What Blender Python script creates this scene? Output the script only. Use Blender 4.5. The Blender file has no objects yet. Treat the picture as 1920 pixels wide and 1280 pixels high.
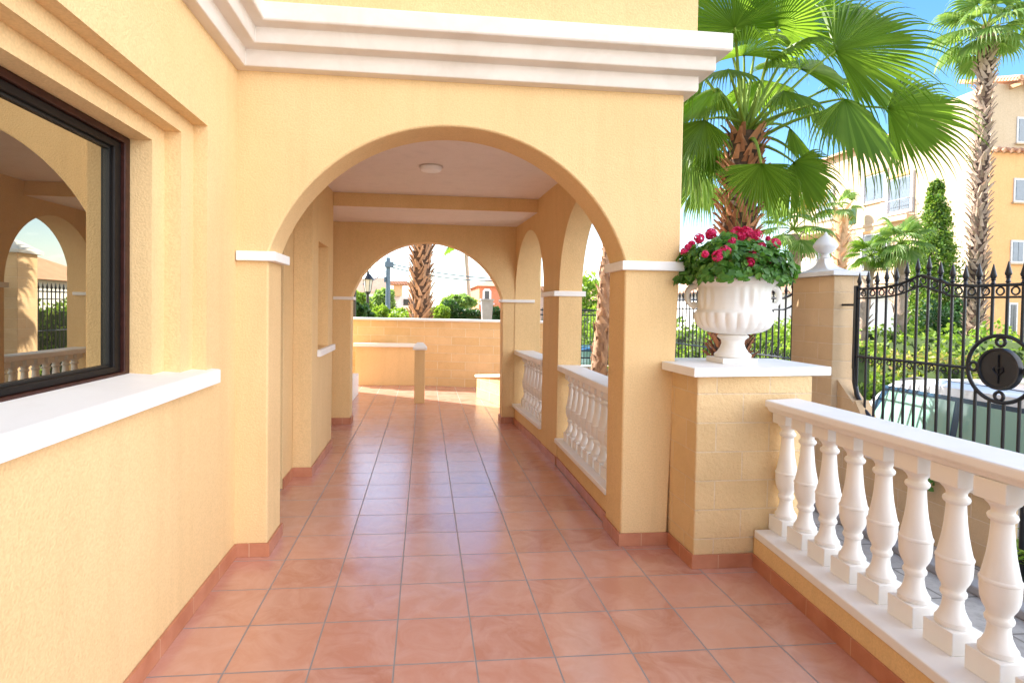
import bpy, bmesh, math, random
import numpy as np
from mathutils import Vector, Matrix, noise
PI = math.pi
random.seed(7); rng = np.random.default_rng(7)
S = bpy.context.scene
C = S.collection

# ------------------------------------------------------------------ camera
F_PX, YAW, PIT, ROL, CXP, CYP, CAMH = 1053.9, 0.10373, -0.021086, 0.015735, 906.16, 598.48, 1.441
fw = Vector((math.sin(YAW)*math.cos(PIT), math.cos(YAW)*math.cos(PIT), math.sin(PIT)))
r0 = Vector((math.cos(YAW), -math.sin(YAW), 0)); u0 = r0.cross(fw)
rt = math.cos(ROL)*r0 + math.sin(ROL)*u0; up = -math.sin(ROL)*r0 + math.cos(ROL)*u0
cd = bpy.data.cameras.new('camera'); cam = bpy.data.objects.new('camera', cd); C.objects.link(cam)
cd.sensor_width = 36; cd.lens = 36*F_PX/1920
cd.shift_x = (960-CXP)/1920; cd.shift_y = -(640-CYP)/1920
cd.clip_end = 2000; cd.clip_start = 0.05
m = Matrix((rt, up, -fw)).transposed().to_4x4(); m.translation = (0, 0, CAMH); cam.matrix_world = m
S.camera = cam
def at(px, py, ax, v):
    d = fw + rt*((px-CXP)/F_PX) - up*((py-CYP)/F_PX)
    i = 'XYZ'.index(ax); o = Vector((0, 0, CAMH))
    return o + d*((v-o[i])/d[i])

# ------------------------------------------------------------------ light
SUN = Vector((-0.82, 0.57, 0.74)).normalized()
EL = math.asin(SUN.z)
w = bpy.data.worlds.new("World"); S.world = w; w.use_nodes = True
nt = w.node_tree; nt.nodes.clear()
def wn(t, **k):
    n = nt.nodes.new(t)
    for a, b in k.items(): setattr(n, a, b)
    return n
sky = wn('ShaderNodeTexSky', sky_type='NISHITA', sun_disc=False)
sky.sun_elevation = EL; sky.sun_rotation = math.atan2(SUN.x, SUN.y)
sky.air_density = 1.0; sky.dust_density = 1.0; sky.ozone_density = 2.0
tc = wn('ShaderNodeTexCoord'); mp = wn('ShaderNodeMapping'); mp.inputs['Scale'].default_value = (1, 1, 3.2)
nz = wn('ShaderNodeTexNoise'); nz.inputs['Scale'].default_value = 2.3; nz.inputs['Detail'].default_value = 9; nz.inputs['Roughness'].default_value = .62
nz.inputs['Distortion'].default_value = .35
cr = wn('ShaderNodeValToRGB'); cr.color_ramp.elements[0].position = .53; cr.color_ramp.elements[1].position = .76
sp = wn('ShaderNodeSeparateXYZ')
# clouds: thicker at the horizon; unseen bank behind right added to light the walls
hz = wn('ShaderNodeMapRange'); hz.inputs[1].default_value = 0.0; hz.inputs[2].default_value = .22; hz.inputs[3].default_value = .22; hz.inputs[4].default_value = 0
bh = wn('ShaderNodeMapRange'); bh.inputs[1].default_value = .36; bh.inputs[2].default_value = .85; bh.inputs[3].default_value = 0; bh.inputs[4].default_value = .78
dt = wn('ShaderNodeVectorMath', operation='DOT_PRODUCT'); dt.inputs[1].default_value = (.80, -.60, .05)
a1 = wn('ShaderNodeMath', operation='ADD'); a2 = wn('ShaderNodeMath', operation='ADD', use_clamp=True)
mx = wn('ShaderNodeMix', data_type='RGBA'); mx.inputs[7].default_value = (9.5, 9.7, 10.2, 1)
hs = wn('ShaderNodeHueSaturation'); hs.inputs['Saturation'].default_value = 1.3; hs.inputs['Value'].default_value = .78
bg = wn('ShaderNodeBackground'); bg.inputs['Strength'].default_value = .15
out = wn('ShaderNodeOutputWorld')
L = nt.links.new
L(tc.outputs['Generated'], mp.inputs['Vector']); L(mp.outputs[0], nz.inputs['Vector']); L(nz.outputs['Fac'], cr.inputs[0])
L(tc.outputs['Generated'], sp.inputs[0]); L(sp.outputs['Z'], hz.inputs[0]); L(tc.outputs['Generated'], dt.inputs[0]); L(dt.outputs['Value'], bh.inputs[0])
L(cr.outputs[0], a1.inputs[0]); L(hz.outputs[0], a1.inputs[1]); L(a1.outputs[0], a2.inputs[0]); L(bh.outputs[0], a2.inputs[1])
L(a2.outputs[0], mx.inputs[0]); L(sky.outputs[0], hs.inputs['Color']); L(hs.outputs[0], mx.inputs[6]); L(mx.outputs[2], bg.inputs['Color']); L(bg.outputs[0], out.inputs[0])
sl = bpy.data.lights.new('sun', 'SUN'); sl.energy = 4.6; sl.angle = math.radians(.5); sl.color = (1, .95, .86)
so = bpy.data.objects.new('sun', sl); C.objects.link(so); so.rotation_euler = SUN.to_track_quat('Z', 'Y').to_euler()
S.view_settings.view_transform = 'Standard'; S.view_settings.look = 'None'; S.view_settings.gamma = 1
S.view_settings.exposure = 1.80
S.render.engine = 'CYCLES'
S.cycles.max_bounces = 12; S.cycles.diffuse_bounces = 6; S.cycles.transparent_max_bounces = 16
S.cycles.sample_clamp_indirect = 6

# ------------------------------------------------------------------ materials
class M:
    def __init__(s, name):
        s.m = bpy.data.materials.new(name); s.m.use_nodes = True; s.t = s.m.node_tree
        s.b = s.t.nodes['Principled BSDF']; s.o = s.t.nodes['Material Output']
    def n(s, t, **k):
        x = s.t.nodes.new(t)
        for a, b in k.items(): setattr(x, a, b)
        return x
    def l(s, a, b): s.t.links.new(a, b)
    def coord(s, kind='Object', sc=(1, 1, 1), loc=(0, 0, 0)):
        t = s.n('ShaderNodeTexCoord'); p = s.n('ShaderNodeMapping'); p.inputs['Scale'].default_value = sc; p.inputs['Location'].default_value = loc
        s.l(t.outputs[kind], p.inputs[0]); return p.outputs[0]
    def noise(s, v, scale, det=4, ro=.55, dist=0):
        x = s.n('ShaderNodeTexNoise'); x.inputs['Scale'].default_value = scale; x.inputs['Detail'].default_value = det
        x.inputs['Roughness'].default_value = ro; x.inputs['Distortion'].default_value = dist
        s.l(v, x.inputs['Vector']); return x.outputs['Fac']
    def rng(s, v, a, b, c, d):
        x = s.n('ShaderNodeMapRange'); x.inputs[1].default_value = a; x.inputs[2].default_value = b; x.inputs[3].default_value = c; x.inputs[4].default_value = d
        s.l(v, x.inputs[0]); return x.outputs[0]
    def mix(s, f, a, b, bt='MIX'):
        x = s.n('ShaderNodeMix', data_type='RGBA', blend_type=bt)
        for i, q in ((0, f), (6, a), (7, b)):
            if isinstance(q, (float, int)): x.inputs[i].default_value = q
            elif isinstance(q, tuple): x.inputs[i].default_value = (*q, 1)
            else: s.l(q, x.inputs[i])
        return x.outputs[2]
    def bump(s, h, st, d=.01, prev=None):
        x = s.n('ShaderNodeBump'); x.inputs['Strength'].default_value = st; x.inputs['Distance'].default_value = d
        s.l(h, x.inputs['Height'])
        if prev: s.l(prev, x.inputs['Normal'])
        return x.outputs[0]
    def fin(s, col=None, rough=.6, nrm=None, spec=.5, metal=0, coat=0):
        if isinstance(col, tuple): s.b.inputs['Base Color'].default_value = (*col, 1)
        elif col is not None: s.l(col, s.b.inputs['Base Color'])
        if isinstance(rough, (int, float)): s.b.inputs['Roughness'].default_value = rough
        else: s.l(rough, s.b.inputs['Roughness'])
        if nrm is not None: s.l(nrm, s.b.inputs['Normal'])
        s.b.inputs['Specular IOR Level'].default_value = spec; s.b.inputs['Metallic'].default_value = metal
        s.b.inputs['Coat Weight'].default_value = coat
        return s.m
def stucco(name, c1, c2, grain=105, bs=.8):
    q = M(name); v = q.coord()
    n1 = q.noise(v, 1.3, 5, .6, .4); n2 = q.noise(v, grain, 3, .6); n3 = q.noise(v, 18, 4, .6)
    vs = q.coord(sc=(5, 5, .5)); st = q.noise(vs, 1.6, 4, .6)
    col = q.mix(q.rng(n1, .3, .7, 0, 1), c1, c2)
    col = q.mix(q.rng(st, .48, .8, 0, .26), col, tuple(x*.72 for x in c1))
    col = q.mix(q.rng(n2, .38, .68, 0, .34), col, tuple(x*.66 for x in c1))
    b = q.bump(n3, .25, .01); b = q.bump(n2, bs, .004, b)
    return q.fin(col, .88, b, .25)
WALL = stucco('yellow_stucco', (.77, .53, .262), (.82, .585, .305))
CEIL = stucco('ceiling_paint', (.88, .79, .72), (.91, .83, .77), 240, .15)
def painted(name, c, rough=.55, dirt=.1, bs=.15, sc=60):
    q = M(name); v = q.coord(); n1 = q.noise(v, 3.1, 6, .65, .5); n2 = q.noise(v, sc, 3, .6)
    col = q.mix(q.rng(n1, .42, .78, 0, dirt*2.2), c, tuple(x*.68*y for x, y in zip(c, (1, .93, .82))))
    return q.fin(col, rough, q.bump(n2, bs, .003), .4)
WHITE = painted('white_paint', (.83, .815, .79))
CORN = painted('cornice_paint', (.76, .69, .62), .6, .22)
URNW = painted('white_stone', (.80, .77, .73), .5, .12, .25, 120)
def tiles():
    q = M('terracotta_tile'); v = q.coord(loc=(.1043+.33*10, -2.2526+.33*40, 0))
    br = q.n('ShaderNodeTexBrick', offset=0, squash=1)
    for a, b in (('Scale', 1), ('Mortar Size', .0039), ('Mortar Smooth', .25), ('Bias', 0), ('Brick Width', .33), ('Row Height', .33)): br.inputs[a].default_value = b
    br.inputs['Color1'].default_value = (.47, .20, .135, 1); br.inputs['Color2'].default_value = (.60, .295, .21, 1); br.inputs['Mortar'].default_value = (.23, .19, .175, 1)
    q.l(v, br.inputs['Vector'])
    n1 = q.noise(v, 5.5, 6, .62, 1.2); n2 = q.noise(v, 26, 4, .6, .6); n3 = q.noise(v, 90, 3, .5)
    body = q.mix(q.rng(n1, .38, .68, 0, .75), br.outputs['Color'], (.64, .37, .29)); body = q.mix(q.rng(n2, .5, .85, 0, .12), body, (.42, .17, .10))
    n4 = q.noise(v, .9, 4, .6, .3); body = q.mix(q.rng(n4, .3, .75, 0, .22), body, (.45, .19, .12))
    col = q.mix(br.outputs['Fac'], body, (.23, .19, .175))
    inv = q.rng(br.outputs['Fac'], 0, 1, 1, 0)
    b = q.bump(inv, .5, .0025); b = q.bump(n1, .08, .02, b); b = q.bump(n2, .025, .006, b)
    rg = q.rng(n1, .3, .75, .17, .27)
    rr = q.mix(br.outputs['Fac'], rg, (.85, .85, .85))
    q.b.inputs['IOR'].default_value = 1.85
    return q.fin(col, rr, b, .75)
TILE = tiles()
q = M('skirting_tile'); v = q.coord(); n1 = q.noise(v, 7, 5); n2 = q.noise(v, 45, 3)
spx = q.n('ShaderNodeSeparateXYZ'); q.l(v, spx.inputs[0])
ad = q.n('ShaderNodeMath', operation='ADD'); q.l(spx.outputs[0], ad.inputs[0]); q.l(spx.outputs[1], ad.inputs[1])
md = q.n('ShaderNodeMath', operation='PINGPONG'); q.l(ad.outputs[0], md.inputs[0]); md.inputs[1].default_value = .165
jt = q.rng(md.outputs[0], 0, .003, 1, 0)
SKIRT = q.fin(q.mix(jt, q.mix(q.rng(n1, .3, .7, 0, 1), (.42, .15, .075), (.54, .23, .13)), (.6, .42, .28)), .42, q.bump(n2, .2, .004))
def blocks(name, ca, cb, mort, bw=.4, rh=.163, rock=.9, z0=0.0, irregular=0):
    q = M(name); t = q.n('ShaderNodeTexCoord'); s1 = q.n('ShaderNodeSeparateXYZ'); q.l(t.outputs['Object'], s1.inputs[0])
    a = q.n('ShaderNodeMath', operation='ADD'); q.l(s1.outputs[0], a.inputs[0]); q.l(s1.outputs[1], a.inputs[1])
    a2_ = q.n('ShaderNodeMath', operation='ADD'); q.l(a.outputs[0], a2_.inputs[0]); a2_.inputs[1].default_value = 20*bw
    z = q.n('ShaderNodeMath', operation='ADD'); q.l(s1.outputs[2], z.inputs[0]); z.inputs[1].default_value = z0+rh*20
    cb_ = q.n('ShaderNodeCombineXYZ'); q.l(a2_.outputs[0], cb_.inputs[0]); q.l(z.outputs[0], cb_.inputs[1])
    br = q.n('ShaderNodeTexBrick', offset=.5); q.l(cb_.outputs[0], br.inputs['Vector'])
    for n_, b_ in (('Scale', 1), ('Mortar Size', .0048), ('Mortar Smooth', .4), ('Bias', 0), ('Brick Width', bw), ('Row Height', rh)): br.inputs[n_].default_value = b_
    br.inputs['Color1'].default_value = (*ca, 1); br.inputs['Color2'].default_value = (*cb, 1); br.inputs['Mortar'].default_value = (*mort, 1)
    v = t.outputs['Object']; n1 = q.noise(v, 5, 6, .62, .6); n2 = q.noise(v, 38, 6, .7); n3 = q.noise(v, 220, 2)
    col = q.mix(q.rng(n1, .35, .7, 0, .35), br.outputs['Color'], tuple(x*.8 for x in ca)); col = q.mix(q.rng(n3, .4, .7, 0, .22), col, tuple(x*.66 for x in ca))
    inv = q.rng(br.outputs['Fac'], 0, 1, 1, 0)
    b = q.bump(inv, .7, .008); b = q.bump(n2, rock, .014, b); b = q.bump(n3, .35, .003, b)
    return q.fin(col, .9, b, .2)
BLOCK = blocks('split_face_block', (.78, .545, .28), (.84, .61, .335), (.84, .66, .44), .33, .163)
PIERB = blocks('tan_block', (.66, .46, .27), (.7, .51, .32), (.76, .6, .43), .42, .166, .35)
BWALL = blocks('rough_stone_block', (.74, .50, .24), (.84, .60, .33), (.88, .74, .52), .36, .15, 1.0)
def plain(name, c, rough=.5, metal=0, spec=.5, var=.12, coat=0, sc=8):
    q = M(name); v = q.coord(); n1 = q.noise(v, sc, 4)
    return q.fin(q.mix(q.rng(n1, .3, .7, 0, 1), tuple(x*(1-var) for x in c), tuple(min(1, x*(1+var)) for x in c)), rough, q.bump(n1, .05, .003), spec, metal, coat)
IRON = plain('black_iron', (.012, .013, .018), .35, 0, .5, .3)
DWOOD = plain('brown_frame', (.038, .010, .007), .4, 0, .3, .3, 0, 30)
RUBBER = plain('black_gasket', (.008, .008, .008), .5)
q = M('window_glass'); g = q.n('ShaderNodeBsdfGlossy'); g.inputs['Roughness'].default_value = .004; g.inputs['Color'].default_value = (.80, .75, .62, 1)
d_ = q.n('ShaderNodeBsdfDiffuse'); d_.inputs['Color'].default_value = (.03, .027, .018, 1)
ms = q.n('ShaderNodeMixShader'); lw = q.n('ShaderNodeLayerWeight'); lw.inputs['Blend'].default_value = .55
q.l(q.rng(lw.outputs['Facing'], 0, 1, .28, .85), ms.inputs[0]); q.l(d_.outputs[0], ms.inputs[1]); q.l(g.outputs[0], ms.inputs[2]); q.l(ms.outputs[0], q.o.inputs['Surface'])
GLASS = q.m
LAMPG = plain('lamp_diffuser', (.92, .91, .9), .3, var=.01)
def leaf(name, c1, c2, c3=None, trans=.45, rough=.45, spec=.4):
    q = M(name); g = q.n('ShaderNodeNewGeometry'); v = q.coord(); n1 = q.noise(v, 3.0, 3)
    rp = q.n('ShaderNodeValToRGB'); q.l(g.outputs['Random Per Island'], rp.inputs[0])
    e = rp.color_ramp.elements; e[0].color = (*c1, 1); e[1].color = (*(c3 or c2), 1); x = e.new(.55); x.color = (*c2, 1)
    col = q.mix(q.rng(n1, .35, .7, 0, .45), rp.outputs[0], tuple(a*.6 for a in c1))
    q.fin(col, rough, None, spec)
    t = q.n('ShaderNodeBsdfTranslucent'); q.l(q.mix(.5, col, tuple(min(1, a*b) for a, b in zip(c2, (2.0, 1.9, .7)))), t.inputs['Color'])
    ms = q.n('ShaderNodeMixShader'); ms.inputs[0].default_value = trans
    q.l(q.b.outputs[0], ms.inputs[1]); q.l(t.outputs[0], ms.inputs[2]); q.l(ms.outputs[0], q.o.inputs['Surface'])
    return q.m
FROND = leaf('palm_leaf', (.09, .17, .022), (.14, .245, .03), (.24, .36, .05), .62, .36)
FRONDP = leaf('pale_palm_leaf', (.12, .22, .06), (.2, .32, .09), (.33, .4, .14), .5)
FRONDY = leaf('dry_palm_leaf', (.45, .28, .05), (.6, .38, .07), (.62, .45, .14), .5)
STALK = plain('palm_stalk', (.17, .25, .03), .6, 0, .2)
GERL = leaf('flower_leaf', (.05, .15, .025), (.09, .23, .035), (.18, .36, .06), .35, .4)
PETAL = leaf('red_petal', (.66, .015, .12), (.74, .03, .17), (.80, .10, .26), .35, .5)
HEDGE = leaf('hedge_leaf', (.10, .20, .025), (.21, .34, .04), (.42, .50, .09), .45)
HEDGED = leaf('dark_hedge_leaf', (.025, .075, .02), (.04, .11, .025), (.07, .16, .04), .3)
HEDGEF = leaf('flowering_hedge_leaf', (.16, .26, .035), (.32, .38, .06), (.6, .32, .16), .4)
CYPR = leaf('cypress_leaf', (.05, .12, .02), (.13, .24, .03), (.36, .44, .07), .35)
def bark(name, c1, c2):
    q = M(name); g = q.n('ShaderNodeNewGeometry'); v = q.coord(sc=(1, 1, .6)); n1 = q.noise(v, 14, 5, .6, .5); n2 = q.noise(v, 60, 3)
    col = q.mix(q.rng(n1, .3, .7, 0, 1), c1, c2); col = q.mix(q.rng(g.outputs['Random Per Island'], 0, 1, 0, .85), col, tuple(min(1, x*1.9) for x in c2))
    b = q.bump(n1, .7, .02); b = q.bump(n2, .6, .008, b); return q.fin(col, .9, b, .2)
BARK1 = bark('red_brown_bark', (.17, .065, .035), (.34, .16, .085))
BARK2 = bark('grey_brown_bark', (.17, .115, .085), (.34, .25, .19))
BARK4 = bark('brown_bark', (.16, .09, .06), (.32, .2, .13))
BARK3 = bark('orange_brown_bark', (.33, .16, .08), (.55, .32, .18))

# ------------------------------------------------------------------ mesh helpers
class MB:
    def __init__(s): s.v = []; s.f = []
    def add(s, vs, fs):
        o = len(s.v); s.v += [tuple(x) for x in vs]; s.f += [tuple(i+o for i in f) for f in fs]; return s
    def box(s, x0, x1, y0, y1, z0, z1):
        vs = [(x, y, z) for x in (x0, x1) for y in (y0, y1) for z in (z0, z1)]
        return s.add(vs, [(0, 1, 3, 2), (4, 6, 7, 5), (0, 4, 5, 1), (2, 3, 7, 6), (0, 2, 6, 4), (1, 5, 7, 3)])
    def prism(s, poly, axis, a, b):
        """poly: 2D points; axis X: (y,z); Y: (x,z); Z: (x,y)"""
        def P(p, c): return {'X': (c, p[0], p[1]), 'Y': (p[0], c, p[1]), 'Z': (p[0], p[1], c)}[axis]
        n = len(poly); vs = [P(p, a) for p in poly]+[P(p, b) for p in poly]
        return s.add(vs, [tuple(range(n))[::-1], tuple(range(n, 2*n))]+[(i, (i+1) % n, n+(i+1) % n, n+i) for i in range(n)])
    def loft(s, rings, close=True, caps=True):
        n = len(rings[0]); vs = [p for r in rings for p in r]; fs = []
        for k in range(len(rings)-1):
            for i in range(n if close else n-1):
                j = (i+1) % n; fs.append((k*n+i, k*n+j, (k+1)*n+j, (k+1)*n+i))
        if caps: fs += [tuple(range(n))[::-1], tuple(range((len(rings)-1)*n, len(rings)*n))]
        return s.add(vs, fs)
    def lathe(s, prof, c=(0, 0, 0), n=24, rf=None):
        rings = []
        for r, z in prof:
            rings.append([(c[0]+(r*(rf(2*PI*i/n, z) if rf else 1))*math.cos(2*PI*i/n), c[1]+(r*(rf(2*PI*i/n, z) if rf else 1))*math.sin(2*PI*i/n), c[2]+z) for i in range(n)])
        return s.loft(rings)
    def tube(s, pts, r, n=8, caps=True):
        pts = [Vector(p) for p in pts]; rr = r if isinstance(r, (list, tuple)) else [r]*len(pts)
        rings = []; ref = None
        for i, p in enumerate(pts):
            d = (pts[min(i+1, len(pts)-1)]-pts[max(i-1, 0)]).normalized()
            if ref is None: ref = Vector((0, 0, 1)) if abs(d.z) < .9 else Vector((1, 0, 0))
            a = d.cross(ref); a = a.normalized() if a.length > 1e-6 else Vector((1, 0, 0)); b = a.cross(d).normalized(); ref = b
            rings.append([p+(a*math.cos(2*PI*k/n)+b*math.sin(2*PI*k/n))*rr[i] for k in range(n)])
        return s.loft(rings, caps=caps)
    def build(s, name, mat, parent=None, smooth=None, bevel=None, label=None, bevang=35, loc=None):
        me = bpy.data.meshes.new(name)
        off = parent['_loc'] if parent is not None else (loc or (0, 0, 0))
        off = Vector(off)
        me.from_pydata([(x-off.x, y-off.y, z-off.z) for x, y, z in s.v], [], s.f)
        me.materials.append(mat)
        if len(s.f) < 20000:
            bm = bmesh.new(); bm.from_mesh(me); bmesh.ops.recalc_face_normals(bm, faces=bm.faces) if smooth != 'raw' else None; bm.to_mesh(me); bm.free()
        if smooth not in (None, 'raw'):
            me.polygons.foreach_set('use_smooth', [True]*len(me.polygons))
            me.set_sharp_from_angle(angle=math.radians(smooth))
        me.update()
        o = bpy.data.objects.new(name, me); C.objects.link(o)
        if parent is not None: o.parent = parent; o['_loc'] = parent['_loc']
        else: o.location = off; o['_loc'] = tuple(off)
        if bevel:
            b = o.modifiers.new('bevel', 'BEVEL'); b.width = bevel; b.segments = 2; b.limit_method = 'ANGLE'; b.angle_limit = math.radians(bevang)
        if label: o['label'] = label
        return o
def thing(name, label, cat, loc=(0, 0, 0), group=None):
    o = bpy.data.objects.new(name, None); C.objects.link(o); o.location = loc; o['_loc'] = tuple(loc)
    o['label'] = label; o['category'] = cat
    if group: o['group'] = group
    return o
def tag(o, label, cat, group=None, kind=None):
    o['label'] = label; o['category'] = cat
    if group: o['group'] = group
    if kind: o['kind'] = kind
    return o
def struct(o): o['kind'] = 'structure'; return o
def kids(o): return [c for c in bpy.data.objects if c.parent is o]
def copy_tree(o, parent=None, delta=(0, 0, 0)):
    ch = kids(o); c = o.copy(); C.objects.link(c)
    if parent is not None: c.parent = parent
    else: c.location = Vector(o.location)+Vector(delta)
    for x in ch: copy_tree(x, c)
    return c
def arc(cx, z0, hw, rise, n=28, seg=True):
    """points of an arch from left spring to right spring"""
    if seg:
        R = (hw*hw+rise*rise)/(2*rise); zc = z0+rise-R; a = math.asin(min(1, hw/R)); a = a if rise < hw else PI-a
        return [(cx+R*math.sin(t), zc+R*math.cos(t)) for t in np.linspace(-a, a, n)]
    return [(cx-hw*math.cos(t), z0+rise*math.sin(t)) for t in np.linspace(0, PI, n)]

# ------------------------------------------------------------------ setting
mb = MB(); mb.box(-60, 300, -60, 400, -1.4, -1.0)
q = M('dry_ground'); v = q.coord(); n1 = q.noise(v, .5, 6); n2 = q.noise(v, 9, 4)
GROUND = q.fin(q.mix(q.rng(n1, .35, .65, 0, 1), (.30, .25, .17), (.20, .24, .10)), .95, q.bump(n2, .5, .03))
struct(mb.build('ground', GROUND))
q = M('asphalt'); v = q.coord(); n2 = q.noise(v, 120, 3); ASPH = q.fin(q.mix(n2, (.045, .045, .048), (.075, .073, .072)), .9, q.bump(n2, .4, .004))
struct(MB().box(4.75, 8.2, -12, 60, -1.0, -.95).build('road', ASPH))
struct(MB().box(4.2, 4.75, -12, 60, -1.0, -.82).build('pavement', plain('kerb_stone', (.42, .40, .37), .9)))
# garden level
q = M('stone_paving'); v = q.coord(); br = q.n('ShaderNodeTexBrick', offset=.5); q.l(v, br.inputs['Vector'])
for a, b in (('Scale', 1), ('Mortar Size', .008), ('Brick Width', .6), ('Row Height', .4)): br.inputs[a].default_value = b
br.inputs['Color1'].default_value = (.50, .46, .41, 1); br.inputs['Color2'].default_value = (.40, .37, .34, 1); br.inputs['Mortar'].default_value = (.2, .18, .16, 1)
n1 = q.noise(v, 16, 6, .7); n2 = q.noise(v, 3, 4)
PAVE = q.fin(q.mix(q.rng(n1, .4, .7, 0, .6), br.outputs['Color'], (.26, .23, .2)), .9, q.bump(n1, .5, .01))
struct(MB().box(2.16, 3.95, -6, 30, -1.0, -.35).build('paved_path', PAVE))
mb = MB(); mb.box(3.52, 3.64, -6, 12, -.35, -.29)
struct(mb.build('path_kerb', plain('grey_stone', (.33, .32, .32), .85), bevel=.012))
mb = MB(); mb.box(-1.06, 2.16, -3, 3.0, -1.0, 0); mb.box(-1.12, 1.52, 3.0, 7.2, -1.0, 0); mb.box(-1.7, 2.2, 7.2, 10.9, -1.0, 0)
flo = mb.build('floor', TILE); struct(flo)
mb = MB(); mb.box(-14, 2.75, 11.25, 60, -1.0, .15)
struct(mb.build('street_verge', GROUND))

# ------------------------------------------------------------------ house
H = thing('house', 'yellow stucco villa with arched porch, white cornice and terracotta floor', 'house', (0, 3.3, 0))
WX, HT = -1.06, 6.3
# left wall with window opening (stepped reveal)
def ring_wall(mb, x0, x1, y0, y1, z0, z1, oy0, oy1, oz0, oz1):
    mb.box(x0, x1, y0, oy0, z0, z1) if oy0 > y0 else None
    mb.box(x0, x1, oy1, y1, z0, z1); mb.box(x0, x1, oy0, oy1, z0, oz0); mb.box(x0, x1, oy0, oy1, oz1, z1)
def plate_with_hole(mb, x0, x1, y0, y1, z0, z1, a0, a1, b0, b1):
    o = [(y0, z0), (y1, z0), (y1, z1), (y0, z1)]; i = [(a0, b0), (a1, b0), (a1, b1), (a0, b1)]
    vs = [(x, p[0], p[1]) for x in (x1, x0) for p in o+i]; fs = []
    for k in range(4):
        j = (k+1) % 4
        fs += [(k, j, 4+j, 4+k), (8+j, 8+k, 12+k, 12+j), (4+k, 4+j, 12+j, 12+k), (k, 8+k, 8+j, j)]
    mb.add(vs, fs)
mb = MB(); Y0w = .35
plate_with_hole(mb, -1.14, -1.06, -3, 3.35, 0, 2.8, Y0w, 2.87, 1.05, 2.30)
plate_with_hole(mb, -1.21, -1.125, -3, 3.34, 0, 2.8, Y0w+.137, 2.733, 1.05, 2.225)
plate_with_hole(mb, -1.42, -1.197, -3, 3.33, 0, 2.8, Y0w+.256, 2.614, 1.05, 2.15)
mb.build('side_wall', WALL, H)
mb = MB(); mb.box(-9, -1.061, -3, 3.40, 2.79, HT); mb.box(-9, -1.45, -3, 3.2, 0, 2.79)
mb.box(-9, -1.4, 7.25, 9.75, 0, HT); mb.box(-9, -1.063, 3.22, 7.2, 3.003, HT)
mb.build('upper_wall', WALL, H)
# front arch wall
A = arc(.158, 1.735, 1.043, .757, 40)
poly = [(-1.06, 0), (-.878, 0), (-.878, 1.735)]+A[1:-1]+[(1.205, 1.735), (1.205, 0), (1.50, 0), (1.503, 1.1), (1.55, 1.735), (1.55, 2.80), (-1.06, 2.80)]
poly = [(-1.09, 0), (-.88, 0)]+A+[(1.207, 0), (1.50, 0), (1.548, 1.735), (1.55, 2.80), (-1.09, 2.80)]
MB().prism(poly, 'Y', 3.30, 3.59).build('front_arch_wall', WALL, H, smooth=30, bevel=.010)
MB().box(-1.10, 1.585, 3.22, 7.15, 2.95, HT).build('upper_storey', WALL, H)
# side arcade: solid above, two arches
def off(y): return 0 if y < 5.1 else -.058*(y-5.1)
near = arc(4.322, 1.605, .735, .745, 30, False); far = arc(6.262, 1.585, .66, .73, 30, False)
pts = [(3.592, 0)] + near + [(5.06, 0), (5.60, 0)] + far + [(6.925, 0), (6.93, 0), (6.93, 2.80), (3.592, 2.80)]
pts[0] = (near[0][0]-.0, 0)
poly = [(3.5915, 2.80), (3.5915, 1.60)]+near[1:]+[(5.06, 0), (5.60, 0)]+far+[(6.927, 0), (6.93, 2.80)]
mb = MB(); n = len(poly); th = .215
vs = [(1.222+off(y), y, z) for y, z in poly]+[(1.222+th+off(y)*.3+.02*(y > 6.9), y, z) for y, z in poly]
mb.add(vs, [tuple(range(n)), tuple(range(n, 2*n))[::-1]]+[(i, n+i, n+(i+1) % n, (i+1) % n) for i in range(n)])
mb.build('arcade_wall', WALL, H, smooth=30, bevel=.005)
mb = MB()
for a, b in ((3.592, 5.058), (5.602, 6.92)):
    mb.add([(1.232+off(a), a, 0), (1.232+off(b), b, 0), (1.42, b, 0), (1.42, a, 0), (1.232+off(a), a, .21), (1.232+off(b), b, .21), (1.42, b, .21), (1.42, a, .21)],
           [(0, 3, 2, 1), (4, 5, 6, 7), (0, 1, 5, 4), (1, 2, 6, 5), (2, 3, 7, 6), (3, 0, 4, 7)])
mb.build('arcade_kerb_wall', WALL, H)
# inner left walls
mb = MB(); mb.box(-1.42, -1.09, 4.5, 4.818, 0, 2.6); mb.box(-1.42, -1.3, 3.2, 4.5, 0, 2.6)
plate_with_hole(mb, -1.09, -.937, 4.82, 5.85, 0, 2.6, 5.08, 5.60, 1.05, 2.0)
mb.box(-1.45, -1.05, 4.825, 5.845, 0, 2.59)
mb.box(-1.42, -1.106, 5.852, 6.93, 0, 2.6)
mb.build('inner_wall', WALL, H, bevel=.004)
MB().box(-1.29, -1.23, 3.62, 4.48, 0.0, 2.1).build('side_door', plain('door_brown', (.16, .08, .04), .4), H)
# back arch wall
A = arc(.035, 1.54, .925, .69, 34)
poly = [(-1.42, 0), (-.89, 0)]+A+[(.975, 0), (1.13, 0), (1.44, 0), (1.44, 2.80), (-1.42, 2.80)]
MB().prism(poly, 'Y', 6.932, 7.15).build('back_arch_wall', WALL, H, smooth=30, bevel=.006)
MB().box(-1.3, 1.30, 3.592, 5.82, 2.58, 2.95).build('ceiling', CEIL, H)
MB().box(-1.3, 1.30, 5.84, 6.93, 2.445, 2.95).build('low_ceiling', CEIL, H)
MB().box(-.935, 1.19, 5.822, 5.838, 2.445, 2.579).build('beam_face', WALL, H)
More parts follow.
